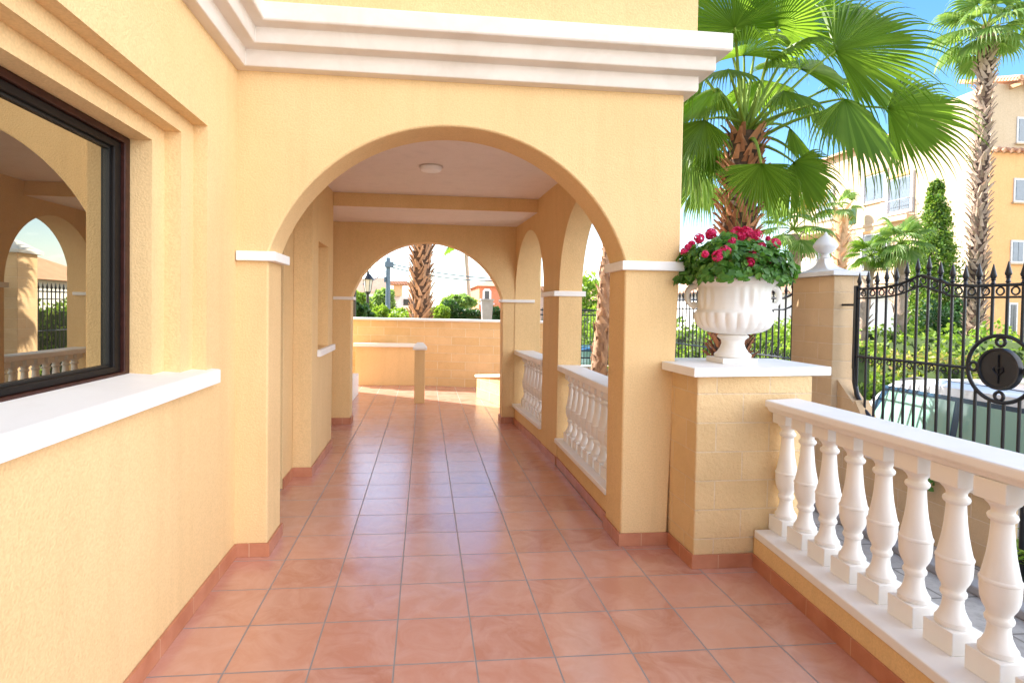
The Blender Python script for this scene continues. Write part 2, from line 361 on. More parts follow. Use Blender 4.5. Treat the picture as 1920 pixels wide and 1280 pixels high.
# cornice: front, left return, right return
prof = [(0, 2.745), (.055, 2.75), (.06, 2.765), (.06, 2.838), (.125, 2.848), (.13, 2.86), (.13, 2.93), (.19, 2.94), (.195, 2.95), (.195, 3.038), (.18, 3.045), (-.05, 3.06), (-.05, 2.745)]
mb = MB(); rings = []
for fx, fy in ((-1.06, -3), (-1.06, 3.3), (1.55, 3.3), (1.55, 7.15)):
    ring = []
    for a, z in prof:
        if (fx, fy) == (-1.06, -3): p = (-1.06+a, -3, z)
        elif (fx, fy) == (-1.06, 3.3): p = (-1.06+a, 3.3-a, z)
        elif (fx, fy) == (1.55, 3.3): p = (1.55+a, 3.3-a, z)
        else: p = (1.55+a, 7.15, z)
        ring.append(p)
    rings.append(ring)
mb.loft(rings).build('cornice', CORN, H, smooth=25, bevel=.004)
# capitals
def slab(mb, x0, x1, y0, y1, z0, z1): mb.box(x0, x1, y0, y1, z0, z1)
for b in ((-1.055, -.842, 3.27, 3.62, 1.683, 1.737), (1.175, 1.565, 3.27, 3.62, 1.68, 1.735),
          (1.172, 1.47, 5.045, 5.635, 1.555, 1.603), (-1.10, -.862, 6.905, 7.175, 1.508, 1.545), (.94, 1.36, 6.895, 7.175, 1.508, 1.545)):
    MB().box(*b).build('capital', WHITE, H, bevel=.004)
MB().box(-.935, -.905, 5.04, 5.865, .985, 1.045).build('niche_sill', WHITE, H, bevel=.004)
# skirting
mb = MB(); sk = .078
def skb(x0, x1, y0, y1): mb.box(x0, x1, y0, y1, 0.001, sk)
skb(-1.058, -1.046, -3, 3.288); skb(-1.046, -.867, 3.286, 3.298); skb(-.878, -.866, 3.298, 3.60)
skb(-1.088, -1.076, 4.5, 4.806); skb(-1.076, -.923, 4.806, 4.818); skb(-.935, -.923, 4.818, 5.86); skb(-1.104, -1.092, 5.86, 6.918)
skb(-1.092, -.878, 6.918, 6.930); skb(-.888, -.876, 6.93, 7.16)
skb(1.193, 1.205, 3.30, 3.60); skb(1.193, 1.512, 3.286, 3.298); skb(1.500, 1.512, 2.966, 3.286); skb(1.512, 1.87, 2.966, 2.978)
skb(.958, .972, 6.918, 7.16); skb(.972, 1.11, 6.918, 6.93)
for a, b in ((3.60, 5.06), (5.06, 5.60), (5.60, 6.918)):
    d = .010 if (a, b) != (5.06, 5.60) else 0.0
    xa, xb = 1.222+d+off(a), 1.222+d+off(b)
    mb.add([(xa-.012, a, .001), (xb-.012, b, .001), (xb-.001, b, .001), (xa-.001, a, .001), (xa-.012, a, sk), (xb-.012, b, sk), (xb-.001, b, sk), (xa-.001, a, sk)],
           [(0, 3, 2, 1), (4, 5, 6, 7), (0, 1, 5, 4), (1, 2, 6, 5), (2, 3, 7, 6), (3, 0, 4, 7)])
mb.build('skirting', SKIRT, H)
# window
mb = MB(); ya, yb = Y0w+.256, 2.612
def frame(mb, x0, x1, y0, y1, z0, z1, t, tb=None, tt=None):
    tb = tb or t; tt = tt or t
    plate_with_hole(mb, x0, x1, y0, y1, z0, z1, y0+t, y1-t, z0+tb, z1-tt)
frame(mb, -1.35, -1.286, ya, yb, 1.112, 2.149, .042, .028, .030)
fr = mb.build('window', DWOOD, H, bevel=.004)
mb = MB(); frame(mb, -1.342, -1.302, ya+.0425, yb-.0425, 1.1405, 2.1185, .052, .026, .030); mb.build('sash', plain('dark_sash', (.006, .004, .004), .5, 0, .25, .3), fr, bevel=.004)
mb = MB(); frame(mb, -1.345, -1.318, ya+.096, yb-.096, 1.166, 2.088, .010)
mb.build('gasket', RUBBER, fr)
MB().box(-1.338, -1.330, ya+.09, yb-.09, 1.16, 2.095).build('pane', GLASS, fr)
mb = MB(); pr = [(-1.30, 1.129), (-1.03, 1.112), (-1.018, 1.108), (-1.018, 1.043), (-1.30, 1.043)]
mb.prism([(x, z) for x, z in pr], 'Y', Y0w-.06, 2.945); mb.build('window_sill', WHITE, H, bevel=.003)

# ceiling light
t = thing('ceiling_light', 'round white flush light fixed on the porch ceiling', 'ceiling light', (.033, 4.62, 2.579))
MB().lathe([(.100, -.006), (.100, 0)], (.033, 4.62, 2.579), 32).build('base_plate', plain('grey_rim', (.55, .48, .42), .5), t, smooth=40)
MB().lathe([(.04, -.040), (.075, -.037), (.085, -.03), (.088, -.007)], (.033, 4.62, 2.579), 36).build('lamp_shade', LAMPG, t, smooth=50)

# ------------------------------------------------------------------ balustrades
def baluster_bm(cx, cy, z0, z1, s=1.0):
    mb = MB(); h = z1-z0; hs = .062*s
    def sq(za, zb, hw):
        mb.box(cx-hw, cx+hw, cy-hw, cy+hw, za, zb)
    sq(z0, z0+.125*h, hs); sq(z1-.105*h, z1, hs*.92)
    p = [(.9, .125), (.93, .14), (.93, .155), (.78, .175), (.62, .21), (.54, .255), (.56, .275), (.68, .29), (.70, .305), (.60, .32), (.62, .335), (.80, .365), (.92, .40), (.95, .44), (.96, .485), (1.0, .49), (1.0, .50), (.92, .508),
         (.80, .56), (.68, .62), (.60, .68), (.54, .75), (.52, .785), (.54, .79), (.68, .80), (.72, .813), (.68, .826), (.54, .835), (.54, .85), (.66, .87), (.84, .885), (.86, .896)]
    mb.lathe([(r*.060*s, z*h) for r, z in p], (cx, cy, z0), 28)
    return mb
def balustrade(label, loc, rail, slabp, posts, z0, z1, s=1.0, group='white balustrades round the porch'):
    t = thing('balustrade', label, 'balustrade', loc, group)
    rail.build('handrail', WHITE, t, bevel=.008); slabp.build('base_rail', WHITE, t, bevel=.006)
    first = None
    for i, (x, y) in enumerate(posts):
        if first is None: first = baluster_bm(x, y, z0, z1, s).build('baluster', WHITE, t, smooth=28, bevel=.003); x0, y0 = x, y
        else:
            c = first.copy(); C.objects.link(c); c.parent = t; c.location = (x-x0, y-y0, 0)
    return t
def quadbox(a, b, c, d, z0, z1):
    return MB().add([(*a, z0), (*b, z0), (*c, z0), (*d, z0), (*a, z1), (*b, z1), (*c, z1), (*d, z1)],
                    [(0, 3, 2, 1), (4, 5, 6, 7), (0, 1, 5, 4), (1, 2, 6, 5), (2, 3, 7, 6), (3, 0, 4, 7)])
rail = quadbox((1.872, .4), (2.105, .4), (2.105, 2.972), (1.872, 2.915), .918, .957)
rail.add([(1.90, .4, .89), (2.08, .4, .89), (2.08, 2.97, .89), (1.90, 2.92, .89), (1.885, .4, .9175), (2.095, .4, .9175), (2.095, 2.97, .9175), (1.885, 2.92, .9175)],
         [(0, 3, 2, 1), (4, 5, 6, 7), (0, 1, 5, 4), (1, 2, 6, 5), (2, 3, 7, 6), (3, 0, 4, 7)])
slb = quadbox((1.66, .4), (2.14, .4), (2.19, 2.975), (1.868, 2.975), .168, .212)
balustrade('long white balustrade in the foreground, running from the block pedestal past the camera', (1.98, 2.9, .21), rail, slb,
           [(2.02+.055*(-.176*i)-.0, 2.925-.176*i) for i in range(13)], .212, .89, .98)
struct(quadbox((1.685, .4), (2.13, .4), (2.16, 2.976), (1.868, 2.976), 0.0, .168).build('terrace_kerb', WALL))
mb = MB(); mb.add([(1.674, .4, .001), (1.684, .4, .001), (1.867, 2.966, .001), (1.857, 2.966, .001), (1.674, .4, sk), (1.684, .4, sk), (1.867, 2.966, sk), (1.857, 2.966, sk)],
           [(0, 3, 2, 1), (4, 5, 6, 7), (0, 1, 5, 4), (1, 2, 6, 5), (2, 3, 7, 6), (3, 0, 4, 7)])
struct(mb.build('kerb_skirting', SKIRT))
balustrade('short white balustrade in the nearer side arch, beside the front pillar', (1.33, 4.3, .25),
           quadbox((1.215, 3.593), (1.42, 3.593), (1.42, 5.055), (1.215, 5.055), .872, .925), quadbox((1.20, 3.593), (1.43, 3.593), (1.43, 5.057), (1.20, 5.057), .211, .25),
           [(1.325, 3.68+.155*i) for i in range(9)], .25, .872, .95)
balustrade('short white balustrade in the farther side arch, near the back wall', (1.28, 6.25, .25),
           quadbox((1.175, 5.603), (1.38, 5.603), (1.36, 6.918), (1.11, 6.918), .862, .915), quadbox((1.165, 5.603), (1.38, 5.603), (1.36, 6.918), (1.095, 6.918), .211, .25),
           [(1.285-.045*i/8, 5.69+.15*i) for i in range(8)], .25, .862, .95)

# ------------------------------------------------------------------ pedestal + urn + flowers
P = thing('block_pedestal', 'yellow split face block pedestal with a white slab top, standing between pillar and balustrade', 'pedestal', (1.86, 3.25, 0))
quadbox((1.515, 2.98), (2.215, 3.0), (2.21, 3.50), (1.515, 3.50), 0, 1.08).build('blockwork', BLOCK, P, bevel=.008)
MB().prism([(1.455, 2.90), (2.33, 3.0), (2.33, 3.54), (1.60, 3.54), (1.60, 3.595), (1.553, 3.595), (1.553, 3.29), (1.44, 3.29)], 'Z', 1.081, 1.131).build('slab_top', WHITE, P, bevel=.004)
ux, uy, uz = 1.862, 3.235, 1.131
U = thing('urn', 'white classical stone urn planter with fluted belly, on the pedestal slab', 'urn', (ux, uy, uz))
MB().box(ux-.115, ux+.10, uy-.10, uy+.10, uz, uz+.032).build('plinth', URNW, U, bevel=.004)
prof = [(.098, .032), (.105, .04), (.104, .052), (.088, .066), (.072, .09), (.064, .115), (.066, .135), (.083, .15), (.09, .158), (.085, .168), (.074, .172),
        (.11, .178), (.160, .190), (.196, .213), (.214, .245), (.221, .275), (.221, .302), (.214, .31), (.207, .318), (.202, .345), (.199, .38), (.200, .42), (.205, .45), (.218, .468), (.234, .478), (.242, .488), (.243, .502), (.236, .512), (.226, .512), (.215, .49), (.20, .44)]
# resample profile
def resamp(p, k=3):
    o = []
    for a, b in zip(p, p[1:]):
        for i in range(k): f = i/k; o.append((a[0]*(1-f)+b[0]*f, a[1]*(1-f)+b[1]*f))
    return o+[p[-1]]
def urf(a, z):
    m_ = 1
    if .172 < z < .306:
        e = min(1, (z-.172)/.03, (.308-z)/.012); m_ += .06*e*(abs(math.sin(a*11))**.6-.55)
    if .318 < z < .47:
        e = math.sin((z-.318)/.152*PI)
        d = ((a+PI/4) % (PI/2))-PI/4
        m_ += .09*e*math.exp(-(d/.36)**2)*(.55+.45*math.cos(d*24))
    return m_
MB().lathe(resamp(prof), (ux, uy, uz), 192, urf).build('bowl', URNW, U, smooth=60)
for a in (-.15, PI-.45):
    mb = MB(); c = Vector((ux+math.cos(a)*.212, uy+math.sin(a)*.212, uz+.40)); e = Vector((math.cos(a), math.sin(a), 0))
    pts_ = [c+e*(.050*math.sin(s_)*(1-.12*s_/PI)+.010)+Vector((0, 0, .060*math.cos(s_))) for s_ in np.linspace(-.3, 4.6, 18)]
    mb.tube(pts_, [.020-.009*i/17 for i in range(18)], 8)
    pts_ = [c+e*(.016+.012*math.cos(s_))+Vector((0, 0, -.05-.016*math.sin(s_)-.01*s_/6)) for s_ in np.linspace(0, 5.5, 14)]
    mb.tube(pts_, .010, 8)
    mb.build('handle', URNW, U, smooth=60)

def leafy(mb, pos, nrm, size, n_seg=1, fold=.25, up=.3):
    """one small pointed leaf"""
    n_ = Vector(nrm).normalized(); t_ = n_.cross(Vector((rng.normal(), rng.normal(), rng.normal()))).normalized(); b_ = n_.cross(t_)
    p = Vector(pos)
    mb.add([p-t_*size*.5, p+b_*size*.36+n_*size*fold*.4-t_*size*.12, p+b_*size*.3+n_*size*fold*.3+t_*size*.2, p+t_*size*.55, p-b_*size*.3+n_*size*fold*.3+t_*size*.2, p-b_*size*.36+n_*size*fold*.4-t_*size*.12, p],
           [(0, 6, 2, 1), (6, 3, 2), (6, 4, 3), (0, 5, 4, 6)])
G = thing('geranium_plant', 'leafy green plant with pink and red flower clusters growing in the white urn', 'plant', (ux, uy, uz+.5))
mb = MB(); fc = Vector((ux-.005, uy, uz+.53))
for i in range(2800):
    a = rng.uniform(0, 2*PI); u_ = rng.uniform(-.26, 1); rr_ = math.sqrt(max(0, 1-u_*u_)) if u_ > 0 else 1
    k_ = rng.uniform(.55, 1.0)**.5 * (1+.30*noise.noise(Vector((math.cos(a)*2.2, math.sin(a)*2.2, u_*2.4+3))))
    rr_ = max(0, 1-abs(u_)**2.6)**.5 if u_ > 0 else 1
    d = Vector((math.cos(a)*rr_*.335, math.sin(a)*rr_*.31, (u_*.215 if u_ > 0 else u_*.20)))
    p = fc+d*k_
    if p.z < uz+.475: continue
    if p.z < uz+.515 and math.hypot(p.x-ux, p.y-uy) < .255: continue
    nr = Vector((d.x*2.5, d.y*2.5, abs(d.z)*3+.25)).normalized()+Vector(rng.normal(0, .38, 3))
    leafy(mb, p, nr, rng.choice((.028, .04, .055))*rng.uniform(.8, 1.2))
mb.build('foliage', GERL, G, smooth='raw')
mb = MB()
for i in range(60):
    a = rng.uniform(0, 2*PI); r_ = rng.uniform(.03, .18)
    p0 = Vector((ux+math.cos(a)*r_*.5, uy+math.sin(a)*r_*.5, uz+.46)); p1 = fc+Vector((math.cos(a)*r_*1.3, math.sin(a)*r_*1.3, .10))
    mb.tube([p0, (p0+p1)/2+Vector((0, 0, .03)), p1], .0022, 5)
mb.build('stems', STALK, G)
MB().lathe([(.001, .46), (.15, .455), (.15, .43)], (ux, uy, uz), 32).build('soil', plain('soil', (.05, .035, .025), .95), G)
for px, py, s_ in ((1283, 472, .7), (1297, 457, .6), (1311, 447, 1), (1333, 438, 1.1), (1382, 436, 1.25), (1398, 432, .8), (1418, 441, 1.2), (1453, 457, 1.15), (1345, 480, 1), (1360, 470, 1.0), (1409, 481, 1.1), (1407, 492, .7), (1468, 485, .75), (1472, 503, .6), (1350, 474, .6), (1440, 447, .35), (1390, 443, .8), (1330, 443, .6), (1428, 462, .7), (1372, 452, .7), (1440, 488, .6), (1322, 476, .6), (1404, 436, .9), (1290, 463, .6)):
    d = at(px, py, 'Y', uy)-fc
    s_ = s_*1.35; k2 = abs(d.x/.335)**2.6+abs(d.z/.235)**2.6
    yy = -.29*math.sqrt(max(0, 1-k2))
    # move towards the camera on the ray until it reaches the leaf dome
    c = at(px, py, 'Y', uy+yy*.92)
    mb = MB()
    for i in range(int(26*s_)+8):
        o_ = Vector(rng.normal(0, 1, 3)).normalized(); leafy(mb, c+o_*.019*s_, o_+Vector((0, 0, .2)), .026, fold=.5)
    mb.build('flower', PETAL, G, smooth='raw')

# ------------------------------------------------------------------ garden pier with finial
GX = 4.03
GP = thing('gate_pier', 'tan block pier with a grey white ball topped cap, left of the iron gate', 'pillar', (4.03, 5.3, -.35))
MB().box(3.9, 4.16, 5.02, 5.63, -.35, 1.80).build('shaft', PIERB, GP, bevel=.006)
CAPM = painted('grey_white_cap', (.66, .66, .68), .6, .2)
mb = MB(); cx_, cy_ = 4.03, 5.325
rings = []
for k in np.linspace(0, 1, 9):
    hx = .18-(.18-.045)*(math.sin(k*PI/2)**.75); hy = .36-(.36-.05)*(math.sin(k*PI/2)**.75); z = 1.845+.14*k**1.6
    rings.append([(cx_-hx, cy_-hy, z), (cx_+hx, cy_-hy, z), (cx_+hx, cy_+hy, z), (cx_-hx, cy_+hy, z)])
mb.loft(rings); mb.box(cx_-.185, cx_+.185, cy_-.365, cy_+.365, 1.801, 1.844)
mb.build('cap', CAPM, GP, bevel=.003)
MB().lathe([(.045, 0), (.05, .01), (.038, .03), (.034, .05), (.05, .06), (.06, .066), (.085, .085), (.108, .12), (.112, .135), (.106, .15), (.08, .19), (.05, .22), (.02, .245), (.012, .262), (.004, .275)], (cx_, cy_, 1.985), 32).build('finial', CAPM, GP, smooth=40)
MB().prism([(5.02, .95), (5.02, -.35), (4.62, -.35), (4.62, .52), (4.66, .53), (4.75, .62), (4.80, .80), (4.97, .95)], 'X', 3.93, 4.13)
# low wall under the gate
LW = thing('garden_wall', 'low cream garden wall with white coping under the iron gate', 'wall', (4.03, 4.2, -.35))
MB().box(3.95, 4.11, 3.46, 5.018, -.35, .165).build('wall_body', PIERB, LW, bevel=.005)
MB().box(3.91, 4.15, 3.42, 4.60, .166, .215).build('coping', WHITE, LW, bevel=.006)
sw = [(5.018, .166), (4.60, .166), (4.60, .50), (4.67, .50), (4.74, .60), (4.78, .72), (4.86, .60), (5.018, .46)]
MB().prism([(5.018, .167), (4.602, .167), (4.602, .46), (4.70, .50), (4.79, .64), (4.80, .60), (5.018, .80)], 'X', 3.96, 4.10).build('curved_shoulder', PIERB, LW)

# ------------------------------------------------------------------ iron gate
def bar_with_spear(x, y, z0, z1, r=.0105, s=1.0):
    mb = MB(); mb.tube([(x, y, z0), (x, y, z1-.15*s)], r, 8)
    mb.lathe([(r*1.1, 0), (r*1.7, .006), (r*1.1, .012), (r*1.0, .03), (r*1.7, .036), (r*1.1, .042), (r*1.6, .052), (r*2.0, .062), (r*1.3, .095), (r*.25, .148)], (x, y, z1-.15*s), 8)
    return mb
GT = thing('iron_gate', 'black wrought iron gate with spear tips and a round medallion', 'gate', (GX, 4.1, .2))
def toprail(y):  # swept top
    d = abs(y-4.2); pk = .062*math.exp(-(d/.16)**1.6)
    d2 = (y-4.75)/.4
    return 1.695 - .028*min(1, abs(d)/.45) + pk + (.0 if y > 4 else -.012)
ys = [4.86-.1035*i for i in range(26)]
mb = MB(); yy = np.linspace(4.885, 2.3, 80)
mb.tube([(GX, y, toprail(y)) for y in yy], .013, 6); mb.build('top_rail', IRON, GT, smooth=50)
mb = MB(); mb.tube([(GX, y, toprail(y)-.085) for y in yy], .009, 6); mb.build('lower_top_rail', IRON, GT, smooth=50)
def repeat(first, p0, pts_, parent):
    for p in pts_:
        c = first.copy(); C.objects.link(c); c.parent = parent; c.location = (p[0]-p0[0], p[1]-p0[1], p[2]-p0[2])
rp_ = [(GX, y-.052, toprail(y-.052)-.042) for y in ys]; p0 = rp_[0]
repeat(MB().tube([(GX, p0[1]+.027*math.cos(a), p0[2]+.027*math.sin(a)) for a in np.linspace(0, 2*PI, 15)], .0065, 5).build('frieze_ring', IRON, GT, smooth=50), p0, rp_[1:], GT)
MB().tube([(GX, 4.885, 1.04), (GX, 3.79, 1.05)], .013, 6).build('middle_rail', IRON, GT)
MB().tube([(GX, 3.30, 1.05), (GX, 2.3, 1.05)], .013, 6).build('middle_rail', IRON, GT)
rp_ = [(GX, y-.052, 1.012) for y in ys if abs(y-.052-3.55) > .26]; p0 = rp_[0]
repeat(MB().tube([(GX, p0[1]+.024*math.cos(a)*(1-.06*a), 1.012+.02*math.sin(a)) for a in np.linspace(-1.2, 5.4, 14)], .0055, 5).build('scroll', IRON, GT, smooth=50), p0, rp_[1:], GT)
MB().tube([(GX, 4.6, .30), (GX, 2.3, .30)], .013, 6).build('bottom_rail', IRON, GT)
mb = MB(); mb.box(GX-.02, GX+.02, 4.875, 4.905, .92, 1.70)
cur = [(GX, 4.89, .93), (GX, 4.885, .80), (GX, 4.85, .68), (GX, 4.78, .57), (GX, 4.68, .49), (GX, 4.58, .44), (GX, 4.5, .42)]
mb.tube(cur, .022, 8); mb.build('frame', IRON, GT, bevel=.002)
MB().tube([(3.99, 5.03, 1.52), (GX, 4.90, 1.52)], .012, 6).build('hinge', IRON, GT)
RC = (3.55, 1.065)
first = None
for i, y in enumerate(ys):
    tip = toprail(y)+.155+(.012 if i % 2 else 0); zb = .30
    if y > 4.5: zb = .30+(y-4.5)**1.0*.9
    if abs(y-RC[0]) < .235:
        h_ = math.sqrt(.235**2-(y-RC[0])**2)
        mb = bar_with_spear(GX, y, RC[1]+h_, tip); MB().tube([(GX, y, .30), (GX, y, RC[1]-h_)], .0105, 8).build('bar', IRON, GT, smooth=50)
    else: mb = bar_with_spear(GX, y, zb, tip)
    mb.build('bar', IRON, GT, smooth=50)
def ringm(r, w_, z_, y_, x_=GX):
    return MB().tube([(x_, y_+r*math.cos(a), z_+r*math.sin(a)) for a in np.linspace(0, 2*PI, 49)], w_, 8)
ringm(.235, .014, RC[1], RC[0]).build('ring', IRON, GT, smooth=50)
mb = MB()
mb.loft([[(GX+dx, RC[0]+rr_*math.cos(a), RC[1]+rr_*math.sin(a)) for a in np.linspace(0, 2*PI, 49)[:-1]] for dx, rr_ in ((-.012, .128), (-.022, .132), (-.024, .146), (-.006, .150), (.012, .150), (.012, .02))])
mb.build('medallion', IRON, GT, smooth=30)
mb = MB(); x_ = GX-.018
mb.tube([(x_, RC[0]+.0, RC[1]-.10), (x_, RC[0], RC[1]+.10)], .0045, 5)
mb.tube([(x_, RC[0]+.03, RC[1]+.012), (x_, RC[0]+.036, RC[1]-.008), (x_, RC[0], RC[1]-.045), (x_, RC[0]-.036, RC[1]-.008), (x_, RC[0]-.03, RC[1]+.012), (x_, RC[0], RC[1]+.004), (x_, RC[0]+.03, RC[1]+.012)], .005, 5)
mb.build('emblem', IRON, GT, smooth=50)
for dy, dz in ((0, .192), (0, -.192), (.192, 0), (-.192, 0)):
    ringm(.03, .011, RC[1]+dz, RC[0]+dy).build('scroll', IRON, GT, smooth=50)

# side fence beyond the pier
FN = thing('iron_fence', 'black iron spear fence running back behind the urn, left of the gate pier', 'fence', (GX, 7.5, .1))
mb = MB()
def ftop(y): return 1.60+.15*max(0, 1-(y-5.64)/.32)**1.5
yy = np.linspace(5.64, 12.0, 60)
mb.tube([(GX, y, ftop(y)) for y in yy], .013, 6); mb.build('top_rail', IRON, FN)
MB().tube([(GX, y, ftop(y)-.13) for y in yy], .010, 6).build('lower_top_rail', IRON, FN)
MB().tube([(GX, 5.64, .93), (GX, 12.0, .90)], .012, 6).build('middle_rail', IRON, FN)
MB().tube([(GX, 5.64, .05), (GX, 12.0, -.05)], .012, 6).build('bottom_rail', IRON, FN)
rp_ = [(GX, 5.75+.115*i, .965) for i in range(26)]; p0 = rp_[0]
repeat(MB().tube([(GX, p0[1]+.022*math.cos(a), .965+.022*math.sin(a)) for a in np.linspace(0, 2*PI, 11)], .005, 5).build('scroll', IRON, FN), p0, rp_[1:], FN)
first = None
for i in range(55):
    y = 5.70+.115*i; tp = ftop(y)+.16
    if i < 4 or first is None:
        o = bar_with_spear(GX, y, -.12, tp).build('bar', IRON, FN, smooth=50); 
        if i >= 3: first = (o, y)
    else:
        c = first[0].copy(); C.objects.link(c); c.parent = FN; c.location = (0, y-first[1], 0)
tag(MB().box(3.95, 4.11, 5.635, 12.0, -.35, -.12).build('fence_plinth_wall', PIERB, loc=(4.03, 8.8, -.35)), 'low tan wall carrying the iron fence behind the urn', 'wall')

BP = thing('block_pier', 'tan block pier with a grey cap, seen mirrored in the window', 'pillar', (4.0, 9.9, -.35))
MB().box(3.8, 4.25, 9.68, 10.15, -.35, 2.2).build('shaft', PIERB, BP, bevel=.006); MB().loft([[(4.025-a_, 9.915-a_, z_), (4.025+a_, 9.915-a_, z_), (4.025+a_, 9.915+a_, z_), (4.025-a_, 9.915+a_, z_)] for a_, z_ in ((.29, 2.201), (.29, 2.25), (.05, 2.42))]).build('cap', CAPM, BP)
# cross fence seen through the side arch
F2 = thing('iron_fence', 'thin black iron fence seen through the nearer side arch behind the leaning palm', 'fence', (5, 16, -.2))
for z in (1.40, 1.26, .02): MB().tube([(3.2, 16, z), (6.6, 16, z)], .022, 5).build('rail', IRON, F2)
first = None
for i in range(38):
    x = 3.2+.09*i
    if first is None: first = MB().tube([(x, 16, -.2), (x, 16, 1.46)], .011, 5).build('bar', IRON, F2)
    else: c = first.copy(); C.objects.link(c); c.parent = F2; c.location = (.09*i, 0, 0)
tag(MB().box(3.0, 7, 16.0, 16.25, -1, -.22).build('kerb_wall', CORN, loc=(5, 16, -1)), 'white topped kerb wall under the thin fence behind the leaning palm', 'wall')

# ------------------------------------------------------------------ terrace walls at the back
BW = thing('boundary_wall', 'rough yellow stone boundary wall with white coping, closing the terrace behind the back arch', 'wall', (0, 10.3, 0))
mb = MB(); mb.prism([(-2.2, 10.9), (2.6, 9.6), (2.6, 10.9), (-2.2, 11.0)], 'Z', -1, 1.175); mb.build('stonework', BWALL, BW, bevel=.008)
mb = MB(); mb.prism([(-2.25, 10.86), (2.64, 9.56), (2.64, 10.1), (-2.25, 11.2)], 'Z', 1.176, 1.215); mb.build('coping', WHITE, BW, bevel=.006)
LLW = thing('low_terrace_wall', 'low orange yellow terrace wall with white coping and an end post, in front of the boundary wall', 'wall', (-.6, 10, 0))
mb = MB(); mb.box(-1.24, -.10, 10.30, 10.40, 0, .70); mb.box(-.142, .012, 8.39, 8.54, 0, .795); mb.build('wall_body', WALL, LLW, bevel=.006)
MB().box(-1.27, -.08, 10.26, 10.42, .701, .765).build('coping', WHITE, LLW, bevel=.006)
mb = MB(); mb.loft([[(-.17, 8.36, .796), (.04, 8.36, .796), (.04, 8.57, .796), (-.17, 8.57, .796)], [(-.17, 8.36, .83), (.04, 8.36, .83), (.04, 8.57, .83), (-.17, 8.57, .83)], [(-.11, 8.42, .90), (-.02, 8.42, .90), (-.02, 8.51, .90), (-.11, 8.51, .90)]])
mb.build('post_cap', WHITE, LLW, bevel=.004)
SW = thing('stair_wall', 'short yellow stair wall with sloping white coping, at the right inside the back arch', 'wall', (1.1, 8.6, 0))
mb = MB(); mb.add([(.84, 8.95, 0), (1.16, 8.08, 0), (1.5, 8.08, 0), (1.5, 9.1, 0), (.84, 8.95, .32), (1.16, 8.08, .44), (1.5, 8.08, .34), (1.5, 9.1, .3)], [(0, 3, 2, 1), (4, 5, 6, 7), (0, 1, 5, 4), (1, 2, 6, 5), (2, 3, 7, 6), (3, 0, 4, 7)])
mb.build('wall_body', BWALL, SW, bevel=.005)
mb = MB(); mb.add([(.81, 8.98, .322), (1.13, 8.04, .442), (1.53, 8.04, .342), (1.53, 9.15, .302), (.81, 8.98, .362), (1.13, 8.04, .482), (1.53, 8.04, .382), (1.53, 9.15, .342)], [(0, 3, 2, 1), (4, 5, 6, 7), (0, 1, 5, 4), (1, 2, 6, 5), (2, 3, 7, 6), (3, 0, 4, 7)])
mb.build('coping', WHITE, SW, bevel=.005)
ST = MB().box(-1.6, -1.06, 8.6, 9.3, 0, .34).build('step_block', WHITE, bevel=.01, loc=(-1.3, 8.9, 0)); tag(ST, 'small white step block at the left edge behind the back arch', 'step')

# ------------------------------------------------------------------ palms
def trunk_mesh(base, top, rb, rt_, boots=0, bl=.12, z0f=0.0, z1f=1.0, out=.06, seed=1, bw=.09):
    rg = random.Random(seed); mb = MB(); base = Vector(base); top = Vector(top); n = 40
    pts_ = [base.lerp(top, i/n) for i in range(n+1)]
    rings = []
    for i, p in enumerate(pts_):
        f = i/n; r_ = rb+(rt_-rb)*min(1, f*1.2); r_ *= 1+(.25*math.exp(-f*14))
        rings.append([p+Vector((math.cos(2*PI*k/20), math.sin(2*PI*k/20), 0))*r_*(1+.05*noise.noise(Vector((k*1.3, i*.7, seed)))) for k in range(20)])
    mb.loft(rings); mb.core = len(mb.f)
    hh = (top-base).length
    for j in range(boots):
        f = z0f+(z1f-z0f)*(j+rg.random()*.6)/boots; p = base.lerp(top, f); r_ = rb+(rt_-rb)*min(1, f*1.2)
        a = j*2.39996+rg.uniform(-.15, .15); e = Vector((math.cos(a), math.sin(a), 0)); t_ = Vector((-math.sin(a), math.cos(a), 0))
        lean = rg.choice((-1, 1))*rg.uniform(.15, .7); w0 = bw*rg.uniform(.7, 1.2); l_ = bl*rg.uniform(.7, 1.4); oo = out*rg.uniform(.6, 1.5)
        rows = []
        for k, (ff, ww, of) in enumerate(((0, 1.0, -.01), (.35, .8, .25), (.7, .6, .62), (1, .4, 1.0))):
            c = p+e*(r_*.97+oo*of)+Vector((0, 0, l_*ff))+t_*(lean*l_*ff); hw = w0*ww*.5
            rows.append([c-t_*hw, c+e*.012, c+t_*hw, c-e*.018])
        mb.loft(rows)
    return mb
DARKB = plain('shadowed_fibre', (.085, .05, .033), .95, var=.4, sc=30)  # fibre core coloured dark to stand for shadow between the leaf bases
def two_tone(o, ncore):
    o.data.materials.append(DARKB)
    for i in range(ncore): o.data.polygons[i].material_index = 1
    return o
